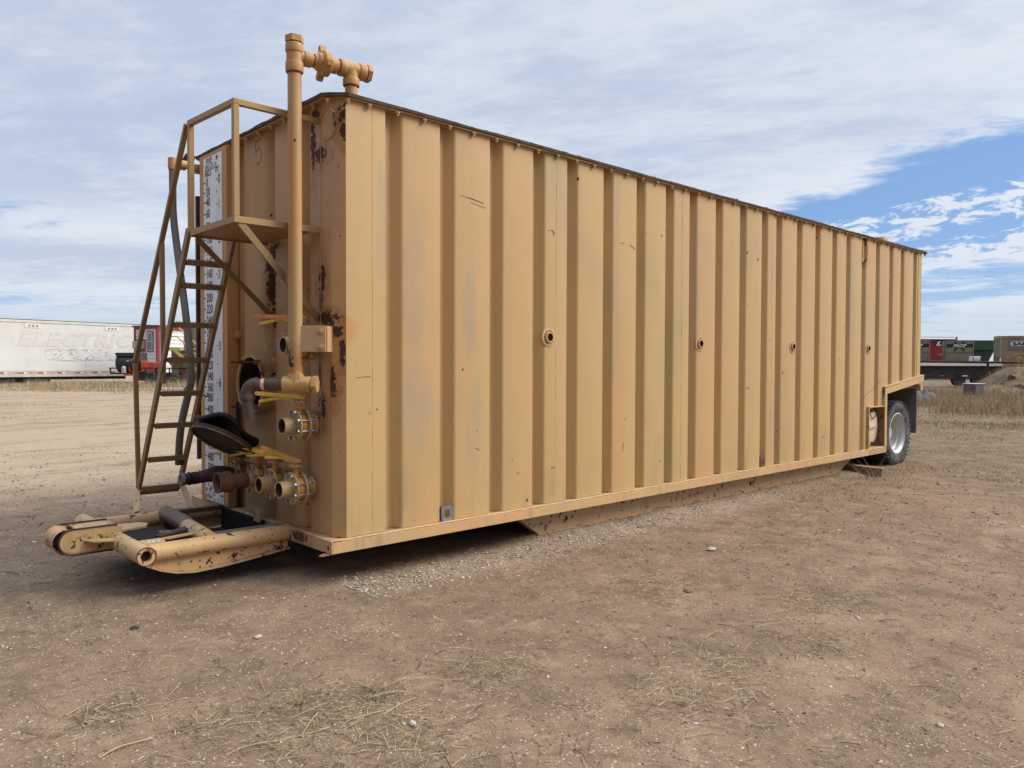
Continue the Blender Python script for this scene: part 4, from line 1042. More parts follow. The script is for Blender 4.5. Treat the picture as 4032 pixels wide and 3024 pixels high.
tx.build('flaked_lettering', M_bluelet, TR, 0)
for i in range(3): MB().b2((12.3+i*.1, -.02, zb_+.5), (12.32+i*.1, -.012, zb_+1.05)).build('scuff', M_trlrail, TR, 0) if i == 0 else None
mb = MB()
for y in (.25, 2.3): mb.cyl((2.2, y-.2, .30), (2.2, y+.2, .30), .48, 28).cyl((3.5, y-.2, .30), (3.5, y+.2, .30), .48, 28)
for sx_ in (2.2, 3.5, 8.6):
    wq = None
w_src = MB().cyl((0, 0, .30), (0, .3, .30), .48, 28).build('wheel', M_tyre, TR, 40)
w_src.location = (8.35, .15, -.05)
for x, y in ((9.75, .15), (8.35, 2.1), (9.75, 2.1)): dup(w_src, TR, (x, y, -.05))
MB().b2((7.6, .3, .15), (10.6, 2.3, .46)).b2((1, .9, .30), (7.6, 1.6, .46)).b2((10.6, .9, .30), (15, 1.6, .46)).build('underframe', M_dark, TR, 0)

# --- engine trailer with black tank
GT = thing('engine_trailer', 'small black flatbed trailer carrying a black tank and an orange engine set', 'trailer', (8.56, 35.49, .34), RZR)
zg = -.34
M_blk = simple('black tank steel', (.030,.032,.035), .45, 0, .3, 3)
MB().lathe((.06, .55, 1.55+zg), (1,0,0), [(0,-.02),(.25,-.015),(.42,.01),(.47,.05),(.475,1.16),(0,1.16)], 36).b2((.10,.10,1.86+zg),(1.2,1.0,2.03+zg)).build('black_tank', M_blk, GT, 45)
MB().b2((.62,.068,1.60+zg),(.76,.072,1.68+zg)).b2((.80,.068,1.66+zg),(1.0,.072,1.69+zg)).build('tank_decal', simple('pale decal', (.45,.40,.30), .5), GT, 0)
MB().bar((-.14,0,1.29+zg),(3.9,0,1.29+zg),.05,.05).bar((-.14,1.3,1.29+zg),(3.9,1.3,1.29+zg),.05,.05).b2((-.1,0,1.00+zg),(3.9,1.3,1.08+zg)).build('bed_frame', M_dark, GT, 0)
for x in (-.12, .45, 1.1, 1.55, 2.05, 2.7, 3.4): MB().b2((x,-.02,1.05+zg),(x+.05,.03,1.29+zg)).build('stake', M_dark, GT, 0)
gw = MB().lathe((1.9,-.05,.72+zg),(0,1,0),[(0,0),(.18,.0),(.33,-.02),(.36,.02),(.36,.2),(0,.2)],28).build('wheel', M_tyre, GT, 40)
for x, y in ((.85,0),(0,1.3),(.85,1.3)): dup(gw, GT, (x, y, 0))
M_eng = simple('orange engine paint', (.62,.10,.045), .45, 0, .2, 3)
mb = MB(); mb.b2((1.36,.12,1.10+zg),(1.98,.95,1.58+zg)); mb.build('engine_panel', M_eng, GT, 0, bevel=.02)
MB().b2((.72,.2,1.60+zg),(1.36,.9,1.65+zg)).b2((.72,.12,1.12+zg),(.78,.2,1.62+zg)).b2((.72,.12,1.10+zg),(1.36,.2,1.15+zg)).b2((1.30,.12,1.12+zg),(1.36,.2,1.62+zg)).build('engine_frame', M_eng, GT, 0, bevel=.01)
MB().b2((.80,.25,1.10+zg),(1.32,.8,1.56+zg)).cyl((1.0,.22,1.48+zg),(1.0,.1,1.48+zg),.07,12).build('engine', M_black, GT, 30)
MB().lathe((.60,-.12,1.05+zg),(0,0,1),[(0,0),(.10,0),(.11,.05),(.10,.28),(.03,.34),(0,.34)],16).build('silver_jug', simple('silver jug', (.5,.5,.5), .4, .4), GT, 40)
MB().b2((.55,-.06,.94+zg),(1.15,.02,1.01+zg)).build('orange_bumper', M_eng, GT, 0)
MB().b2((3.3,-.03,1.08+zg),(3.6,.02,1.18+zg)).build('red_lamp', M_redtape, GT, 0)

# --- shed
SH = thing('site_shed', 'small white sided site shed with maroon trim and windows, standing behind the engine trailer', 'shed', (11.88, 39.23, .45), R(17.1))
zs = -.45; M_sid = simple('white siding', (.66,.66,.68), .6, 0, .05, 2); M_mar = simple('maroon trim', (.23,.02,.035), .5, 0, .15, 3)
WD = 1.95
MB().b2((0,0,.95+zs),(5,WD,3.44+zs)).build('wall', M_sid, SH, 0)
for k in range(12):
    z = .98+k*.205
    MB().add([(-.030,0,z+zs),(-.005,0,z+.20+zs),(-.005,WD,z+.20+zs),(-.030,WD,z+zs),(0,0,z+zs),(0,WD,z+zs)], [(0,1,2,3),(0,3,5,4)]).add([(0,-.030,z+zs),(0,-.005,z+.20+zs),(5,-.005,z+.20+zs),(5,-.030,z+zs),(0,0,z+zs),(5,0,z+zs)], [(0,1,2,3),(0,3,5,4)]).build('siding_board', M_sid, SH, 0) if k < 12 else None
MB().b2((-.06,-.06,.80+zs),(.0,.07,3.46+zs)).b2((0,-.06,.80+zs),(.10,-.031,3.46+zs)).b2((-.06,WD-.08,.80+zs),(.02,WD+.04,3.46+zs)).b2((-.07,-.06,3.40+zs),(-.031,WD+.02,3.53+zs)).b2((0,-.07,3.34+zs),(5,-.031,3.50+zs)).build('trim', M_mar, SH, 0)
MB().b2((-.12,-.12,3.53+zs),(5.1,WD+.12,3.60+zs)).build('roof', simple('maroon metal roof', (.16,.03,.04), .6, 0, .2, 3), SH, 0)
MB().b2((0.02,-.1,.55+zs),(5,WD,.95+zs)).build('skid', M_dark, SH, 0)
M_gl = simple('dim window glass', (.10,.11,.115), .15, 0, .3, 2, 0, .8)
def shed_window(yc, z0, z1, wd):
    f = MB().b2((-.045,yc-wd/2-.10,z0-.10+zs),(-.031,yc+wd/2+.10,z1+.10+zs)).build('window', M_mar, SH, 0)
    MB().b2((-.058,yc-wd/2-.035,z0-.035+zs),(-.046,yc+wd/2+.035,z1+.035+zs)).build('frame', M_sid, f, 0)
    MB().b2((-.064,yc-wd/2,z0+zs),(-.059,yc+wd/2,(z0+z1)/2-.02+zs)).b2((-.064,yc-wd/2,(z0+z1)/2+.02+zs),(-.059,yc+wd/2,z1+zs)).build('pane', M_gl, f, 0)
shed_window(.60, 2.25, 3.18, .36)
f = MB().b2((-.045,1.0,2.15+zs),(-.031,1.80,2.85+zs)).build('window', M_mar, SH, 0)
MB().b2((-.30,1.02,2.32+zs),(-.05,1.78,2.74+zs)).build('air_conditioner', simple('beige cooler', (.42,.38,.34), .6, 0, .2, 8), SH, 0, bevel=.02)
MB().bar((-.45,1.25,2.28+zs),(-.03,1.25,1.9+zs),.03,.03).build('bracket', M_sid, SH, 0)
def front_window(x0, x1, z0, z1):
    f = MB().b2((x0-.12,-.045,z0-.1+zs),(x1+.12,-.031,z1+.12+zs)).build('window', M_mar, SH, 0)
    MB().b2((x0-.04,-.058,z0-.04+zs),(x1+.04,-.046,z1+.04+zs)).build('frame', M_sid, f, 0)
    MB().b2((x0,-.066,z0+zs),(x1,-.059,z0+(z1-z0)*.28+zs)).b2((x0,-.066,z0+(z1-z0)*.33+zs),(x1,-.059,z1+zs)).build('pane', M_gl, f, 0)
front_window(1.75, 2.65, 2.15, 3.15); front_window(1.0, 1.35, 1.55, 1.85)
YP = thing('yellow_pole', 'thin yellow pole standing at the corner of the white shed', 'pole', (11.83, 38.55, .4), 0)
MB().cyl((0,0,-.1),(0,0,3.05),.045,12).cyl((0,0,3.05),(0,0,3.08),.05,12).build('post', M_yel, YP, 30)

# --- grey tank with yellow stair
GK = thing('grey_tank', 'olive grey steel tank with a yellow stair platform, beyond the tan ladder', 'storage tank', (10.62, 33.56, .36), RZR)
zk = -.36; M_gk = simple('olive grey paint', (.215,.195,.15), .6, 0, .15, 1.2)
mb = MB(); xs_ = [(0,0)]; x = .35
while x < 3.2: xs_ += [(x,0),(x+.04,.06),(x+.14,.06),(x+.18,0)]; x += .5
xs_ += [(3.6,0),(3.6,2.4),(0,2.4)]
n = len(xs_); mb.add([(a,b,.42+zk) for a,b in xs_]+[(a,b,2.16+zk) for a,b in xs_], [(i,(i+1)%n,n+(i+1)%n,n+i) for i in range(n)]); mb.build('lower_body', M_gk, GK, 0)
mb = MB(); xs2 = [(max(a,.74) if b < 1 else max(a,.74), b+.12) for a, b in xs_]; mb.add([(a,b,2.16+zk) for a,b in xs2]+[(a,b,3.24+zk) for a,b in xs2], [(i,(i+1)%n,n+(i+1)%n,n+i) for i in range(n)]+[tuple(range(n,2*n))]); mb.build('upper_body', M_gk, GK, 0)
M_ys = simple('pale yellow stair paint', (.55,.44,.13), .5, 0, .15, 3)
MB().b2((-.08,-.75,2.19+zk),(1.2,-.01,2.23+zk)).b2((-.08,-.78,2.12+zk),(.75,-.75,2.26+zk)).build('platform', M_ys, GK, 0)
MB().bar((-.05,-.76,2.24+zk),(-.05,-.76,3.2+zk),.05,.05).bar((.64,-.76,2.24+zk),(.64,-.76,3.25+zk),.05,.05).bar((-.05,-.76,2.78+zk),(.64,-.76,2.78+zk),.05,.05).bar((-.05,-.76,3.22+zk),(.64,-.76,3.25+zk),.05,.05).build('railing', M_ys, GK, 0)
MB().bar((.64,-.76,3.24+zk),(2.2,-.76,1.75+zk),.05,.05).bar((.64,-.76,2.75+zk),(2.2,-.76,1.25+zk),.05,.05).bar((1.2,-.76,2.7+zk),(1.2,-.76,.45+zk),.05,.05).build('stair_rail', M_ys, GK, 0)
MB().bar((.45,-.76,2.17+zk),(2.2,-.76,.60+zk),.05,.13).bar((.75,-.1,2.17+zk),(2.4,-.1,.60+zk),.05,.13).build('stair_stringer', M_ys, GK, 0)
for k in range(6): MB().b2((.72+k*.26,-.73,1.93-k*.235+zk),(.98+k*.26,-.13,1.96-k*.235+zk)).build('stair_tread', M_ys, GK, 0)
MB().lathe((.14,-.02,.66+zk),(0,-1,0),[(.17,0),(.17,.10),(.22,.10),(.22,.16),(.16,.16),(.16,.05),(0,.05)],28).build('manway', simple('pinkish rust liner', (.35,.24,.17), .7, 0, .2, 5), GK, 40)
MB().lathe((.12,-.01,1.55+zk),(0,-1,0),[(.09,0),(.09,.16),(.13,.16),(.13,.20),(0,.20)],20).build('outlet', M_gk, GK, 40)
MB().cyl((1.05,-.02,.66+zk),(1.05,-.25,.66+zk),.09,16).cyl((1.05,-.12,.6+zk),(1.05,-.12,.92+zk),.06,12).bar((.75,-.12,.92+zk),(1.15,-.12,.92+zk),.03,.02).build('valve', M_dark, GK, 40)
MB().b2((-.1,-.3,.34+zk),(3.6,2.4,.42+zk)).build('base_frame', M_dark, GK, 0)
WP = thing('white_pipe', 'white pipe lying on the ground in front of the grey tank', 'pipe', (8.95, 30.85, .26), RZR)
MB().tube([(0,0,.10),(.06,.02,.16),(.2,.03,.15),(3.0,0,.13),(4.5,-.1,.12)], .055, 14).build('pipe', simple('white pvc', (.60,.60,.58), .4, 0, .1, 4), WP, 60)

# =================================================================== BACKGROUND, right
M_box = simple('beige container paint', (.235,.205,.150), .6, 0, .12, .8); M_navy = simple('navy band', (.018,.022,.05), .5, 0, .2, 3)
M_boxd = simple('brown container base', (.15,.11,.075), .7, 0, .2, 1.5); M_let = simple('white lettering', (.66,.68,.66), .5, 0, .08, 6); M_grn = simple('dark green mark', (.030,.055,.022), .5, 0, .2, 5)
def container(name, loc, label):
    o = thing(name, label, 'container', loc, RZR-R(25), 'beige sand containers'); o.scale = (.84, 1, 1); z = -loc[2]
    MB().b2((.13,0,2.95+z),(3.12,3.1,4.12+z)).b2((.13,.03,2.1+z),(3.12,3.1,2.93+z)).build('body', M_box, o, 0)
    MB().b2((.0,.12,2.1+z),(.128,3.1,4.10+z)).build('side', simple('beige side', (.20,.18,.15), .6, 0, .2, 2), o, 0)
    MB().b2((.13,-.02,2.92+z),(3.12,.0,2.99+z)).b2((.13,-.03,4.02+z),(3.14,.0,4.15+z)).b2((.13,-.04,.5+z),(.22,.05,4.1+z)).b2((3.04,-.04,.5+z),(3.14,.05,4.1+z)).build('frame', M_box, o, 0)
    MB().b2((.24,.10,1.25+z),(3.02,3.0,2.08+z)).b2((.24,.10,.3+z),(3.02,3.0,1.2+z)).build('hopper_base', M_boxd, o, 0)
    bnd = MB().b2((.24,-.012,3.42+z),(3.02,-.0,3.80+z)).build('band', M_navy, o, 0)
    mb = MB()
    mb.bar((1.05,-.016,3.10+z),(2.15,-.016,4.02+z),.004,.22,(0,0,1)).bar((1.05,-.020,4.02+z),(2.15,-.020,3.10+z),.004,.22,(0,0,1)); mb.build('cross_mark', M_grn, bnd, 0)
    t_ = MB(); text_into(t_, 'PROP', (1.60,-.026,3.46+z), (1,0,0), (0,0,1), .30, 1.25, .3, .004, .035, 'CENTER', 1.05); t_.build('lettering', M_let, bnd, 0)
    for x in (.5, 1.8): MB().b2((x+.9,-.01,2.30+z),(x+1.1,.03,2.36+z)).build('latch', M_boxd, o, 0)
    return o
c1 = container('sand_container', (84.55, 23.67, .3), 'beige container with lettered navy band, the whole one beside the green hopper')
c2 = dup_tree(c1, (81.30, 26.70, .3), None, 'beige container with lettered navy band, half hidden at the tan tank end')
for q in c1.children:
    pass
RH = thing('red_hopper', 'dark red hopper trailer with a white letter, rising behind the beige containers', 'hopper trailer', (87.84, 28.8, .3), RZR)
z = -.3; M_rd = simple('dark red paint', (.22,.012,.022), .35, 0, .15, 1)
MB().prism([(-4,2.3),(-3,.9),(2.9,.9),(3.6,1.35),(3.75,2.9),(3.75,4.45),(-4,4.45)], 1, 0, 2.6).build('body', M_rd, RH, 30) if False else MB().prism([(-4,2.3+z),(-3.2,1.1+z),(4.6,1.1+z),(5.6,1.9+z),(5.75,2.9+z),(5.75,4.40+z),(-4,4.40+z)], 1, 0, 2.6).build('body', M_rd, RH, 30)
MB().b2((-4,-.06,4.40+z),(5.85,2.66,4.50+z)).bar((-4,-.02,4.72+z),(5.85,-.02,4.72+z),.06,.05).b2((5.72,-.05,4.5+z),(5.85,.05,4.76+z)).b2((1.3,-.05,4.5+z),(1.4,.05,4.76+z)).build('top_rail', M_rd, RH, 0)
bd = MB().cyl((4.0,-.012,3.98+z),(4.0,.0,3.98+z),.02,4).b2((3.25,-.012,3.72+z),(4.5,.0,4.26+z)).build('name_band', M_navy, RH, 0)
t_ = MB(); text_into(t_, 'L', (3.48,-.03,3.80+z), (1,0,0), (0,0,1), .42, 1.7, .35, .004, .06); t_.build('lettering', M_let, bd, 0)
MB().b2((3.7,-.02,2.72+z),(4.5,0,2.86+z)).b2((5.2,-.02,2.66+z),(5.7,0,2.88+z)).build('placard', M_boxd if False else simple('grey placard', (.3,.25,.24), .5), RH, 0)
MB().cyl((-1,0,.8+z),(-1,2.5,.8+z),.5,20).cyl((2,0,.8+z),(2,2.5,.8+z),.5,20).build('axle_wheels', M_dark, RH, 30)
GH = thing('green_hopper', 'dark green hopper trailer with white oval sign, between beige container and tan silo', 'hopper trailer', (91.2, 29.2, .3), RZR); GH.scale = (1.11, 1, 1)
M_dg = simple('dark green paint', (.012,.055,.030), .4, 0, .2, 1)
MB().b2((0,0,3.35+z),(8.6,2.6,4.48+z)).build('body', M_dg, GH, 0, bevel=.05)
MB().prism([(0,3.35+z),(8.6,3.35+z),(7.6,1.2+z),(4.6,1.2+z),(4.2,2.2+z),(3.8,1.2+z),(1,1.2+z)], 1, .2, 2.4).build('hopper', simple('deep green shade paint', (.008,.030,.018), .5), GH, 0)
MB().b2((0,.0,.9+z),(8.6,2.6,1.05+z)).bar((3,0.1,1.1+z),(5.6,.1,3.3+z),.1,.1).build('frame', M_dark, GH, 0)
def oval(o, x0, x1, zc, h, y, mat, name='sign'):
    r_ = h/2; p = [(x1-r_+r_*math.cos(a), zc+r_*math.sin(a)) for a in np.linspace(-math.pi/2, math.pi/2, 10)]+[(x0+r_-r_*math.cos(a), zc-r_*math.sin(a)) for a in np.linspace(-math.pi/2, math.pi/2, 10)]
    return MB().prism(p, 1, y-.02, y).build(name, mat, o, 30)
sg = oval(GH, 3.45, 5.05, 3.93+z, .36, -.002, M_let); t_ = MB(); text_into(t_, 'SANDCAN RIG', (4.25,-.026,3.85+z), (1,0,0), (0,0,1), .16, 1.15, .1, .004, .02, 'CENTER'); t_.build('lettering', M_dg, sg, 0)
SL = thing('sand_silo', 'tall tan steel sand silo on braced legs with white lettered sign', 'silo', (63.71, 13.02, .3), RZR-R(22))
z = -.3; M_sl = simple('tan silo paint', (.27,.225,.15), .6, 0, .12, 1)
MB().b2((0,0,2.30+z),(5.0,2.4,3.66+z)).build('body', M_sl, SL, 0)
MB().b2((-.03,-.04,3.62+z),(5.03,2.5,3.78+z)).b2((-.02,-.03,2.24+z),(5.02,2.43,2.32+z)).build('rim', M_sl, SL, 0)
for x in (0, 1.25, 2.5, 3.75, 4.9): MB().b2((x,-.05,.2+z),(x+.11,.06,3.7+z)).build('leg', M_sl, SL, 0)
for yy in (.55, 1.15, 1.75, 2.35): MB().b2((-.05,yy,.2+z),(.05,yy+.10,3.82+z)).build('leg', M_sl, SL, 0)
MB().bar((.1,0,2.25+z),(1.2,0,1.2+z),.08,.09).bar((1.35,0,1.2+z),(2.5,0,2.25+z),.08,.09).bar((2.6,0,2.25+z),(3.7,0,1.2+z),.08,.09).bar((0,-.01,2.0+z),(5,-.01,2.0+z),.05,.10).build('brace', M_sl, SL, 0)
MB().prism([(.3,2.28+z),(2.3,2.28+z),(1.5,1.0+z),(1.1,1.0+z)],1,.3,2.2).prism([(2.7,2.28+z),(4.7,2.28+z),(3.9,1.0+z),(3.5,1.0+z)],1,.3,2.2).build('hopper_cone', M_dark, SL, 0)
MB().b2((.50,-.06,2.78+z),(3.9,-.051,3.52+z)).build('sign_board', simple('grey sign board', (.20,.18,.15), .6), SL, 0)
sg = oval(SL, .60, 3.45, 3.18+z, .34, -.062, M_let); t_ = MB(); text_into(t_, 'SANDCAN', (.74,-.09,3.07+z), (1,0,0), (0,0,1), .23, 1.62, 0, .004, .045); t_.build('lettering', M_navy, sg, 0)
CR = thing('plywood_crate', 'yellow brown plywood crate stack below the lettered silo sign', 'crate', (55.15, 9.98, .95), RZR)
M_ply = simple('yellow plywood', (.25,.165,.06), .7, 0, .3, 2.5, .2)
MB().b2((0,0,.0),(1.5,1.2,1.18)).b2((.7,.1,1.2),(1.3,1.1,1.4)).build('box', M_ply, CR, 0, bevel=.03)
for x in (.05,.55,1.05): MB().b2((x,-.03,.02),(x+.1,.0,1.18)).build('slat', M_ply, CR, 0)
WT = thing('white_tote', 'small white plastic tote beside the beige container', 'tote', (75.6, 18.35, .3), RZR)
MB().b2((0,0,1.45),(.72,.7,2.1)).b2((0,0,0),(.72,.7,.1)).build('bottle', simple('white plastic', (.62,.63,.66), .5), WT, 0, bevel=.05)
MB().b2((-.02,-.02,.0),(.02,.02,2.12)).b2((.70,-.02,.0),(.74,.02,2.12)).b2((-.02,-.02,1.75),(.74,-.0,1.79)).build('cage', M_dark, WT, 0)
MB().b2((0.05,.0,.1),(.68,.68,1.4)).build('stand', M_dark, WT, 0)
# long plank deck behind the fence
FD = thing('flat_deck', 'long silver grey plank deck trailer behind the pipe fence', 'flatbed trailer', (48.6, 18.75, .2), math.atan2(-4.0, 4.33))
MB().b2((0,0,1.33),(12.6,2.4,1.56)).build('deck', simple('silver plank deck', (.74,.71,.68), .6, 0, .25, 3, 0, stretch=(.4,3,6)), FD, 0)
MB().b2((.1,.1,.45),(12.4,2.3,1.32)).build('underframe', M_dark, FD, 0)
for k in range(8): MB().b2((.9+k*1.55,.09,.62),(1.25+k*1.55,.099,.70)).build('marker_tape', M_wtape if k % 2 else M_redtape, FD, 0)
for k in range(3):
    MB().cyl((8.5+k*1.3,.15,.38),(8.5+k*1.3,.5,.38),.42,20).build('wheel', M_tyre, FD, 30)
# pipe fence
PF = thing('pipe_fence', 'dark rusty pipe fence with one top rail along the far side of the grass', 'fence', (43.26, 11.47, 0), math.atan2(-4.47, 1.87))
M_pf = simple('dark rusty pipe', (.045,.022,.020), .8, 0, .3, 5)
MB().tube([(-9,0,1.80),(-4.5,0,1.77),(0,0,1.76),(3.2,0,1.72),(7.8,0,1.70)], .062, 12).build('rail', M_pf, PF, 60)
for x in (-7.0, -1.9, 3.2, 8.3)[:3]: MB().cyl((x,0,-.2),(x,0,1.75),.065,12).build('post', M_pf, PF, 30)
# tarp heap, concrete block
TP = thing('tarp_heap', 'crumpled grey tarp heap lying in the dry grass behind the mud flap', 'tarp', (29.4, 6.9, .12), RZR)
mb = MB(); n_, m_ = 26, 20; V = []
for i in range(n_+1):
    for k in range(m_+1):
        x = -.25+1.55*i/n_; y = 1.2*k/m_; e = min(1, 5*min(i/n_, 1-i/n_, k/m_, 1-k/m_))
        hgt = e*(.30+.28*math.exp(-((x-.35)/.28)**2)+.10*math.sin(x*9+y*4)+.06*math.sin(x*17-y*11))
        V.append((x, y, max(.0, hgt)))
mb.add(V, [(i*(m_+1)+k, i*(m_+1)+k+1, (i+1)*(m_+1)+k+1, (i+1)*(m_+1)+k) for i in range(n_) for k in range(m_)])
mb.build('tarp', simple('grey tarp', (.075,.075,.08), .6, 0, .3, 4), TP, 0)
CB = thing('concrete_block', 'dark concrete block with a pale flat top in the grass by the fence post', 'concrete block', (35.45, 6.48, .05), RZR+R(20))
MB().b2((0,0,.2),(.58,.6,.66)).build('block', simple('dark concrete', (.12,.11,.11), .9, 0, .3, 5, .4), CB, 0, bevel=.05)
MB().b2((-.02,-.02,.662),(.60,.62,.70)).build('slab', simple('pale slab', (.48,.50,.50), .8, 0, .2, 5), CB, 0, bevel=.02)

# =================================================================== SCATTER : stones, straw, grass (uncountable)
def island_mat(name, cols, rough=.9, trans=0.0):
    m, t, bs, tc = new_mat(name)
    rnd_ = t.n('ShaderNodeNewGeometry').outputs['Random Per Island']
    cr = t.n('ShaderNodeValToRGB', ins={0: rnd_}); e = cr.color_ramp.elements
    e[0].color = (*cols[0], 1); e[1].color = (*cols[-1], 1)
    for i, c in enumerate(cols[1:-1]): q = e.new((i+1)/(len(cols)-1)); q.color = (*c, 1)
    setc(t, bs, 'Base Color', cr.outputs[0]); setc(t, bs, 'Roughness', rough); bs.inputs['Specular IOR Level'].default_value = .2
    return m
F2, R2 = np.array([math.cos(YAW), math.sin(YAW)]), np.array([math.sin(YAW), -math.cos(YAW)])
def polar_pts(n, d0, d1, a0, a1, power=1.0, rs=nr):
    """depth d and lateral ratio a seen from the yard's viewpoint -> ground x,y (denser close by)"""
    u = rs.rand(n); dd = d0*(d1/d0)**(u**power); aa = rs.uniform(a0, a1, n)
    P_ = np.array([CAM.x, CAM.y])+dd[:, None]*F2+(dd*aa)[:, None]*R2
    return P_[:, 0], P_[:, 1], dd
def under_tank(X, Y): return (X > -.1) & (X < 9.3) & (Y > .35) & (Y < 2.2)
phi = (1+5**.5)/2
ico = np.array([(-1,phi,0),(1,phi,0),(-1,-phi,0),(1,-phi,0),(0,-1,phi),(0,1,phi),(0,-1,-phi),(0,1,-phi),(phi,0,-1),(phi,0,1),(-phi,0,-1),(-phi,0,1)])/math.hypot(1,phi)
icf = np.array([(0,11,5),(0,5,1),(0,1,7),(0,7,10),(0,10,11),(1,5,9),(5,11,4),(11,10,2),(10,7,6),(7,1,8),(3,9,4),(3,4,2),(3,2,6),(3,6,8),(3,8,9),(4,9,5),(2,4,11),(6,2,10),(8,6,7),(9,8,1)])
def stones(name, X, Y, size, mat, sink=.35):
    n = len(X); Z = gh(X, Y)
    V = ico[None]*(1+nr.uniform(-.28, .28, (n, 12, 1)))
    ang = nr.uniform(0, 6.28, n); c, s_ = np.cos(ang), np.sin(ang)
    sc = size[:, None]*np.stack([nr.uniform(.8, 1.5, n), nr.uniform(.6, 1.0, n), nr.uniform(.35, .75, n)], 1)
    V = V*sc[:, None, :]; x = V[..., 0]*c[:, None]-V[..., 1]*s_[:, None]; y = V[..., 0]*s_[:, None]+V[..., 1]*c[:, None]
    V = np.stack([x+X[:, None], y+Y[:, None], V[..., 2]+(Z+size*(.5-sink))[:, None]], -1).reshape(-1, 3)
    F = (icf[None]+12*np.arange(n)[:, None, None]).reshape(-1, 3)
    o = npmesh(name, V, F, mat); finish(o, None); return o
M_st = island_mat('yard stones', [(.10,.072,.052),(.17,.125,.09),(.25,.19,.135),(.35,.285,.215),(.54,.47,.38),(.16,.105,.075)])
X, Y, D_ = polar_pts(46000, 2.4, 14, -.72, .72, 1.3)
k = ~under_tank(X, Y); X, Y, D_ = X[k], Y[k], D_[k]
sz = np.clip(nr.lognormal(-5.75, .42, len(X)), .0018, .013)*np.clip(D_/4.5, .8, 2.0)
tag(stones('gravel', X, Y, sz, M_st), 'small stones scattered over the dirt yard', 'gravel', kind='stuff')
# denser pale gravel along the drip line
n = 3600; X = .1+6.4*nr.rand(n)**1.5; Y = nr.normal(-.10, .17, n)
k = (Y < .34); X, Y = X[k], Y[k]
M_st2 = island_mat('pale drip gravel', [(.18,.14,.11),(.30,.25,.19),(.42,.36,.29),(.54,.49,.42)])
tag(stones('drip_gravel', X, Y, np.clip(nr.lognormal(-5.2, .4, len(X)), .003, .014), M_st2), 'pale washed gravel in a line along the tank side', 'gravel', kind='stuff')
# single pale stones one can pick out
for i, (x, y, s_, c) in enumerate(((-.776,-.533,.022,(.42,.37,.31)),(-.776,-1.994,.020,(.44,.39,.33)),(2.823,-1.111,.036,(.42,.38,.32)),(.935,-2.972,.011,(.45,.45,.42)),(.112,-2.777,.010,(.42,.48,.47)),(.894,-3.462,.018,(.36,.31,.26)),(1.75,-1.62,.028,(.16,.12,.09)),(-1.23,.08,.020,(.03,.03,.03)))):
    v = ico*np.array([1.3, .9, .6])*(1+nr.uniform(-.25, .25, (12, 1)))*s_
    o = npmesh('stone', v, icf, simple('stone %d' % i, c, .9, 0, .15, 40)); finish(o, None); o.location = (x, y, float(gh(x, y))+s_*.3); o.rotation_euler = (0, 0, i*1.3)
    tag(o, ['pale stone on the dirt left of the tank front corner','pale flat stone at the bottom of the dry straw clumps','largest white stone lying out from the tank side','tiny white stone at the bottom right of the yard','small bluish white chip in the foreground dirt','flat pale stone in the right foreground','dark brown stone on the dirt below the mid tank','black lump on the dirt left of the drawbar'][i], 'stone', 'single stones in the yard')
# straw, twigs
def blades(name, X, Y, L, wd, lean, mat, lie=False, segs=3, up0=.0, rs=nr):
    n = len(X); Z = gh(X, Y); a = rs.uniform(0, 2*math.pi, n); a2 = a+rs.uniform(-.8, .8, n)
    dirx, diry = np.cos(a), np.sin(a); t_ = np.linspace(0, 1, segs+1)
    V = np.zeros((n, segs+1, 2, 3)); bend = rs.uniform(-.5, .5, n)*(.35 if lie else 1)
    for i, q in enumerate(t_):
        ho = L*lean*(q**1.6 if not lie else q); vz = L*np.sqrt(np.maximum(0, 1-lean**2))*q if not lie else .004+up0*L*np.sin(q*math.pi*.8)
        cx = X+dirx*ho-diry*bend*ho*q*.6; cy = Y+diry*ho+dirx*bend*ho*q*.6; cz = Z+vz
        wq = wd*(1-.85*q) if not lie else wd*(1-.4*q)
        px_, py_ = -np.sin(a2), np.cos(a2)
        V[:, i, 0] = np.stack([cx-px_*wq/2, cy-py_*wq/2, cz], 1); V[:, i, 1] = np.stack([cx+px_*wq/2, cy+py_*wq/2, cz+(wq*.4 if lie else 0)], 1)
    base = (np.arange(n)*(segs+1)*2)[:, None, None]
    i = np.arange(segs)[None, :, None]*2
    F = (base+i+np.array([0, 1, 3, 2])[None, None, :]).reshape(-1, 4)
    o = npmesh(name, V.reshape(-1, 3), F, mat); finish(o, None); return o
M_straw = island_mat('dry straw', [(.14,.11,.06),(.30,.24,.14),(.46,.38,.24),(.20,.155,.085),(.045,.035,.025)])
cl = [(-1.03,-1.47,.22),(-.73,-1.64,.18),(-1.12,-1.77,.25),(-.87,-2.08,.3),(-.18,-1.75,.3),(.80,-2.51,.22),(1.42,-2.69,.18),(-1.41,-1.40,.15),(1.73,-1.41,.3),(2.2,-2.3,.35),(3.9,-1.3,.5),(.3,-2.6,.25),(-1.7,-1.0,.2)]
Xs, Ys = [], []
for cx, cy, r_ in cl:
    n = int(330*r_/.22); Xs.append(nr.normal(cx, r_*.62, n)); Ys.append(nr.normal(cy, r_*.5, n))
a_, b_, _ = polar_pts(4200, 2.6, 14, -.7, .7, 1.2); k = ~under_tank(a_, b_); Xs.append(a_[k]); Ys.append(b_[k])
X = np.concatenate(Xs); Y = np.concatenate(Ys); n = len(X)
tag(blades('straw', X, Y, np.clip(nr.lognormal(-3.0, .6, n), .015, .20), nr.uniform(.0012, .0036, n), np.ones(n), M_straw, True, 3, .05), 'dry straw and grass bits lying on the dirt', 'straw', kind='stuff')
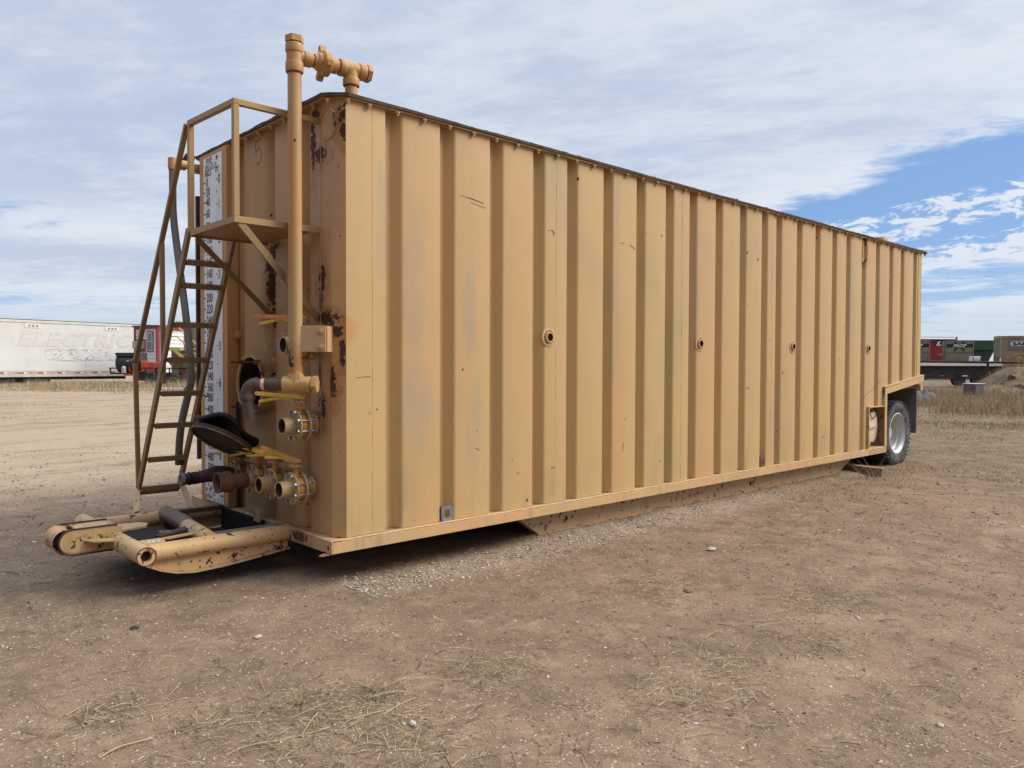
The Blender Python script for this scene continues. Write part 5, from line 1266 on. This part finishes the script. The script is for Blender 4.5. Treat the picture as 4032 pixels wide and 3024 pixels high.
a_, b_, dd_ = polar_pts(420, 2.7, 12, -.66, .66, 1.0); k = ~under_tank(a_, b_); a_, b_, dd_ = a_[k], b_[k], dd_[k]
M_twig = island_mat('twigs', [(.035,.025,.018),(.09,.06,.04),(.16,.11,.07)])
tag(blades('twigs', a_, b_, nr.uniform(.04, .16, len(a_))*np.clip(dd_/5, .7, 1.6), nr.uniform(.004, .008, len(a_))*np.clip(dd_/5, .7, 1.4), np.ones(len(a_)), M_twig, True, 3, .05), 'dark twigs and bark bits lying on the dirt', 'twigs', kind='stuff')
# two grass tufts in the foreground
for i, (x, y, nb_) in enumerate(((-.72,-1.60,34),(-1.02,-1.50,26))):
    o = blades('dry_tuft', nr.normal(x, .015, nb_), nr.normal(y, .015, nb_), nr.uniform(.06, .20, nb_), nr.uniform(.002, .004, nb_), nr.uniform(.75, .97, nb_), M_straw, False, 4)
    tag(o, ['splayed dry grass tuft on the foreground dirt, the taller one','flattened dry grass tuft just left of the taller tuft'][i], 'grass tuft', 'dry tufts on the foreground dirt')
# long bleached stems
def stem(pts_, r_, label, name='dry_straw_stalk'):
    o = MB().tube(smooth_path([(x, y, float(gh(x, y))+z) for x, y, z in pts_], 5), r_, 6).build(name, simple('bleached stem', (.42,.33,.20), .8, 0, .2, 20), None, 60)
    tag(o, label, 'stem', 'bleached stems on the dirt')
stem([(-1.80,-1.37,.004),(-1.72,-1.35,.010),(-1.60,-1.365,.006)], .0035, 'short bleached stem at the bottom left of the yard')
stem([(-1.44,-1.69,.003),(-1.35,-1.70,.012),(-1.20,-1.75,.006),(-1.045,-1.79,.01)], .0018, 'long thin bleached stem at the bottom of the yard left of centre')
# tall dry grass on the right
M_gr = island_mat('dry grass', [(.21,.15,.085),(.33,.245,.14),(.47,.37,.235),(.30,.20,.105),(.41,.31,.19),(.13,.095,.055)])
def clumpy(X, Y, f=.35, thr=.45):
    v = np.sin(X*f*2.1+1.3*np.sin(Y*f*1.7))+np.sin(Y*f*2.9+1.1*np.sin(X*f*1.3))+.6*np.sin(X*f*6.1+Y*f*4.7)
    return v
X, Y, D_ = polar_pts(70000, 15.5, 46, .47, .70, .9)
k = (nr.rand(len(X)) < np.clip(.45+.35*clumpy(X, Y), .05, 1)) & (nr.rand(len(X)) < np.clip((D_-16)/12+.22*np.sin(X*1.3+Y), .03, 1)); X, Y, D_ = X[k], Y[k], D_[k]
tag(blades('tall_grass', X, Y, nr.uniform(.18, .48, len(X))*np.clip(.65+.2*clumpy(X, Y, .5), .4, 1.1)*np.clip(.12+(D_-17)/13, .12, 1)*nr.uniform(.5, 1.15, len(X)), nr.uniform(.008, .016, len(X)), nr.uniform(.05, .6, len(X)), M_gr, False, 2), 'tall dry grass in front of the pipe fence', 'grass', kind='stuff')
cx_, cy_, cd_ = polar_pts(130, 21.5, 40, .47, .69, .8)
X = np.concatenate([nr.normal(a, .22, 60) for a in cx_]); Y = np.concatenate([nr.normal(a, .22, 60) for a in cy_])
tag(blades('weed_clumps', X, Y, nr.uniform(.18, .56, len(X))*np.repeat(nr.uniform(.6, 1.05, len(cx_)), 60), nr.uniform(.008, .016, len(X)), nr.uniform(.05, .55, len(X)), M_gr, False, 3), 'taller clumps standing in the dry grass field', 'grass', kind='stuff')
X, Y, D_ = polar_pts(26000, 9.5, 23, .30, .72, .9)
k = (X > 8.9-.0*Y) & ~((X < 11) & (Y > -.1)) & (nr.rand(len(X)) < np.clip(.35+.35*clumpy(X, Y, .8), .05, 1)); X, Y, D_ = X[k], Y[k], D_[k]
tag(blades('short_grass', X, Y, nr.uniform(.03, .12, len(X))*np.clip((D_-8)/9, .6, 1.5), nr.uniform(.004, .009, len(X)), nr.uniform(.5, .97, len(X)), M_gr, False, 2), 'short trampled dry grass behind the tank', 'grass', kind='stuff')
X = nr.uniform(5.5, 9.8, 1500); Y = nr.normal(-.35, .28, 1500)
tag(blades('short_grass', X, Y, nr.uniform(.02, .09, 1500), nr.uniform(.003, .007, 1500), nr.uniform(.5, .95, 1500), M_gr, False, 2), 'short dry grass growing along the rear of the tank side', 'grass', kind='stuff')
# left verge grass
X, Y, D_ = polar_pts(26000, 30, 41, -.70, -.40, 1.0)
k = (nr.rand(len(X)) < np.clip((D_-29)/8+.25*clumpy(X, Y, .6), 0, 1)); X, Y, D_ = X[k], Y[k], D_[k]
hh = np.where((X > 5.5) & (D_ > 32.5) & (D_ < 37.5), 1.4, .45)
M_gl2 = island_mat('pale dry grass', [(.28,.21,.12),(.38,.30,.18),(.48,.39,.25),(.22,.16,.09)])
tag(blades('verge_grass', X, Y, nr.uniform(.08, .34, len(X))*hh, nr.uniform(.010, .018, len(X)), nr.uniform(.1, .8, len(X)), M_gl2, False, 2), 'pale dry grass along the white trailer', 'grass', kind='stuff')
X, Y, D_ = polar_pts(9000, 19, 32, -.70, -.36, 1.0)
k = nr.rand(len(X)) < np.clip(.15+.4*clumpy(X, Y, .5), 0, 1); X, Y = X[k], Y[k]
tag(blades('verge_grass', X, Y, nr.uniform(.02, .09, len(X)), nr.uniform(.006, .012, len(X)), nr.uniform(.4, .97, len(X)), M_gl2, False, 2), 'sparse trampled grass on the pale left yard', 'grass', kind='stuff')
# a few weed stalks beside the timber
for i, (x, y) in enumerate(((7.9,-.36),(8.0,-.30),(7.75,-.25))):
    o = blades('weed', nr.normal(x, .03, 7), nr.normal(y, .03, 7), nr.uniform(.15, .38, 7), nr.uniform(.004, .007, 7), nr.uniform(.4, .85, 7), M_gl2, False, 4)
    tag(o, ['dry weed stalks nearest the timber block end','dry weed stalks leaning over the timber block','dry weed stalks left of the timber block'][i], 'weed', 'weeds beside the timber block')
# broken rocks on the dirt mound
for i, (x, y, s_) in enumerate([(CAM.x+dd*math.cos(YAW)+rr*math.sin(YAW), CAM.y+dd*math.sin(YAW)-rr*math.cos(YAW), q) for rr, dd, q in ((25.3,39.2,.22),(24.9,38.2,.20),(24.6,38.9,.14),(25.6,38.4,.24),(24.7,37.4,.22))]):
    v = ico*np.array([1.3, .9, .7])*(1+nr.uniform(-.25, .25, (12, 1)))*s_
    o = npmesh('rock', v, icf, simple('mound rock %d' % i, (.10,.08,.075), .9, 0, .3, 6)); finish(o, None); o.location = (x, y, float(gh(x, y))+s_*.2); o.rotation_euler = (.3*i, .2, i)
    tag(o, 'dark broken rock lying on the dirt mound at the right edge', 'rock', 'rocks on the dirt mound')
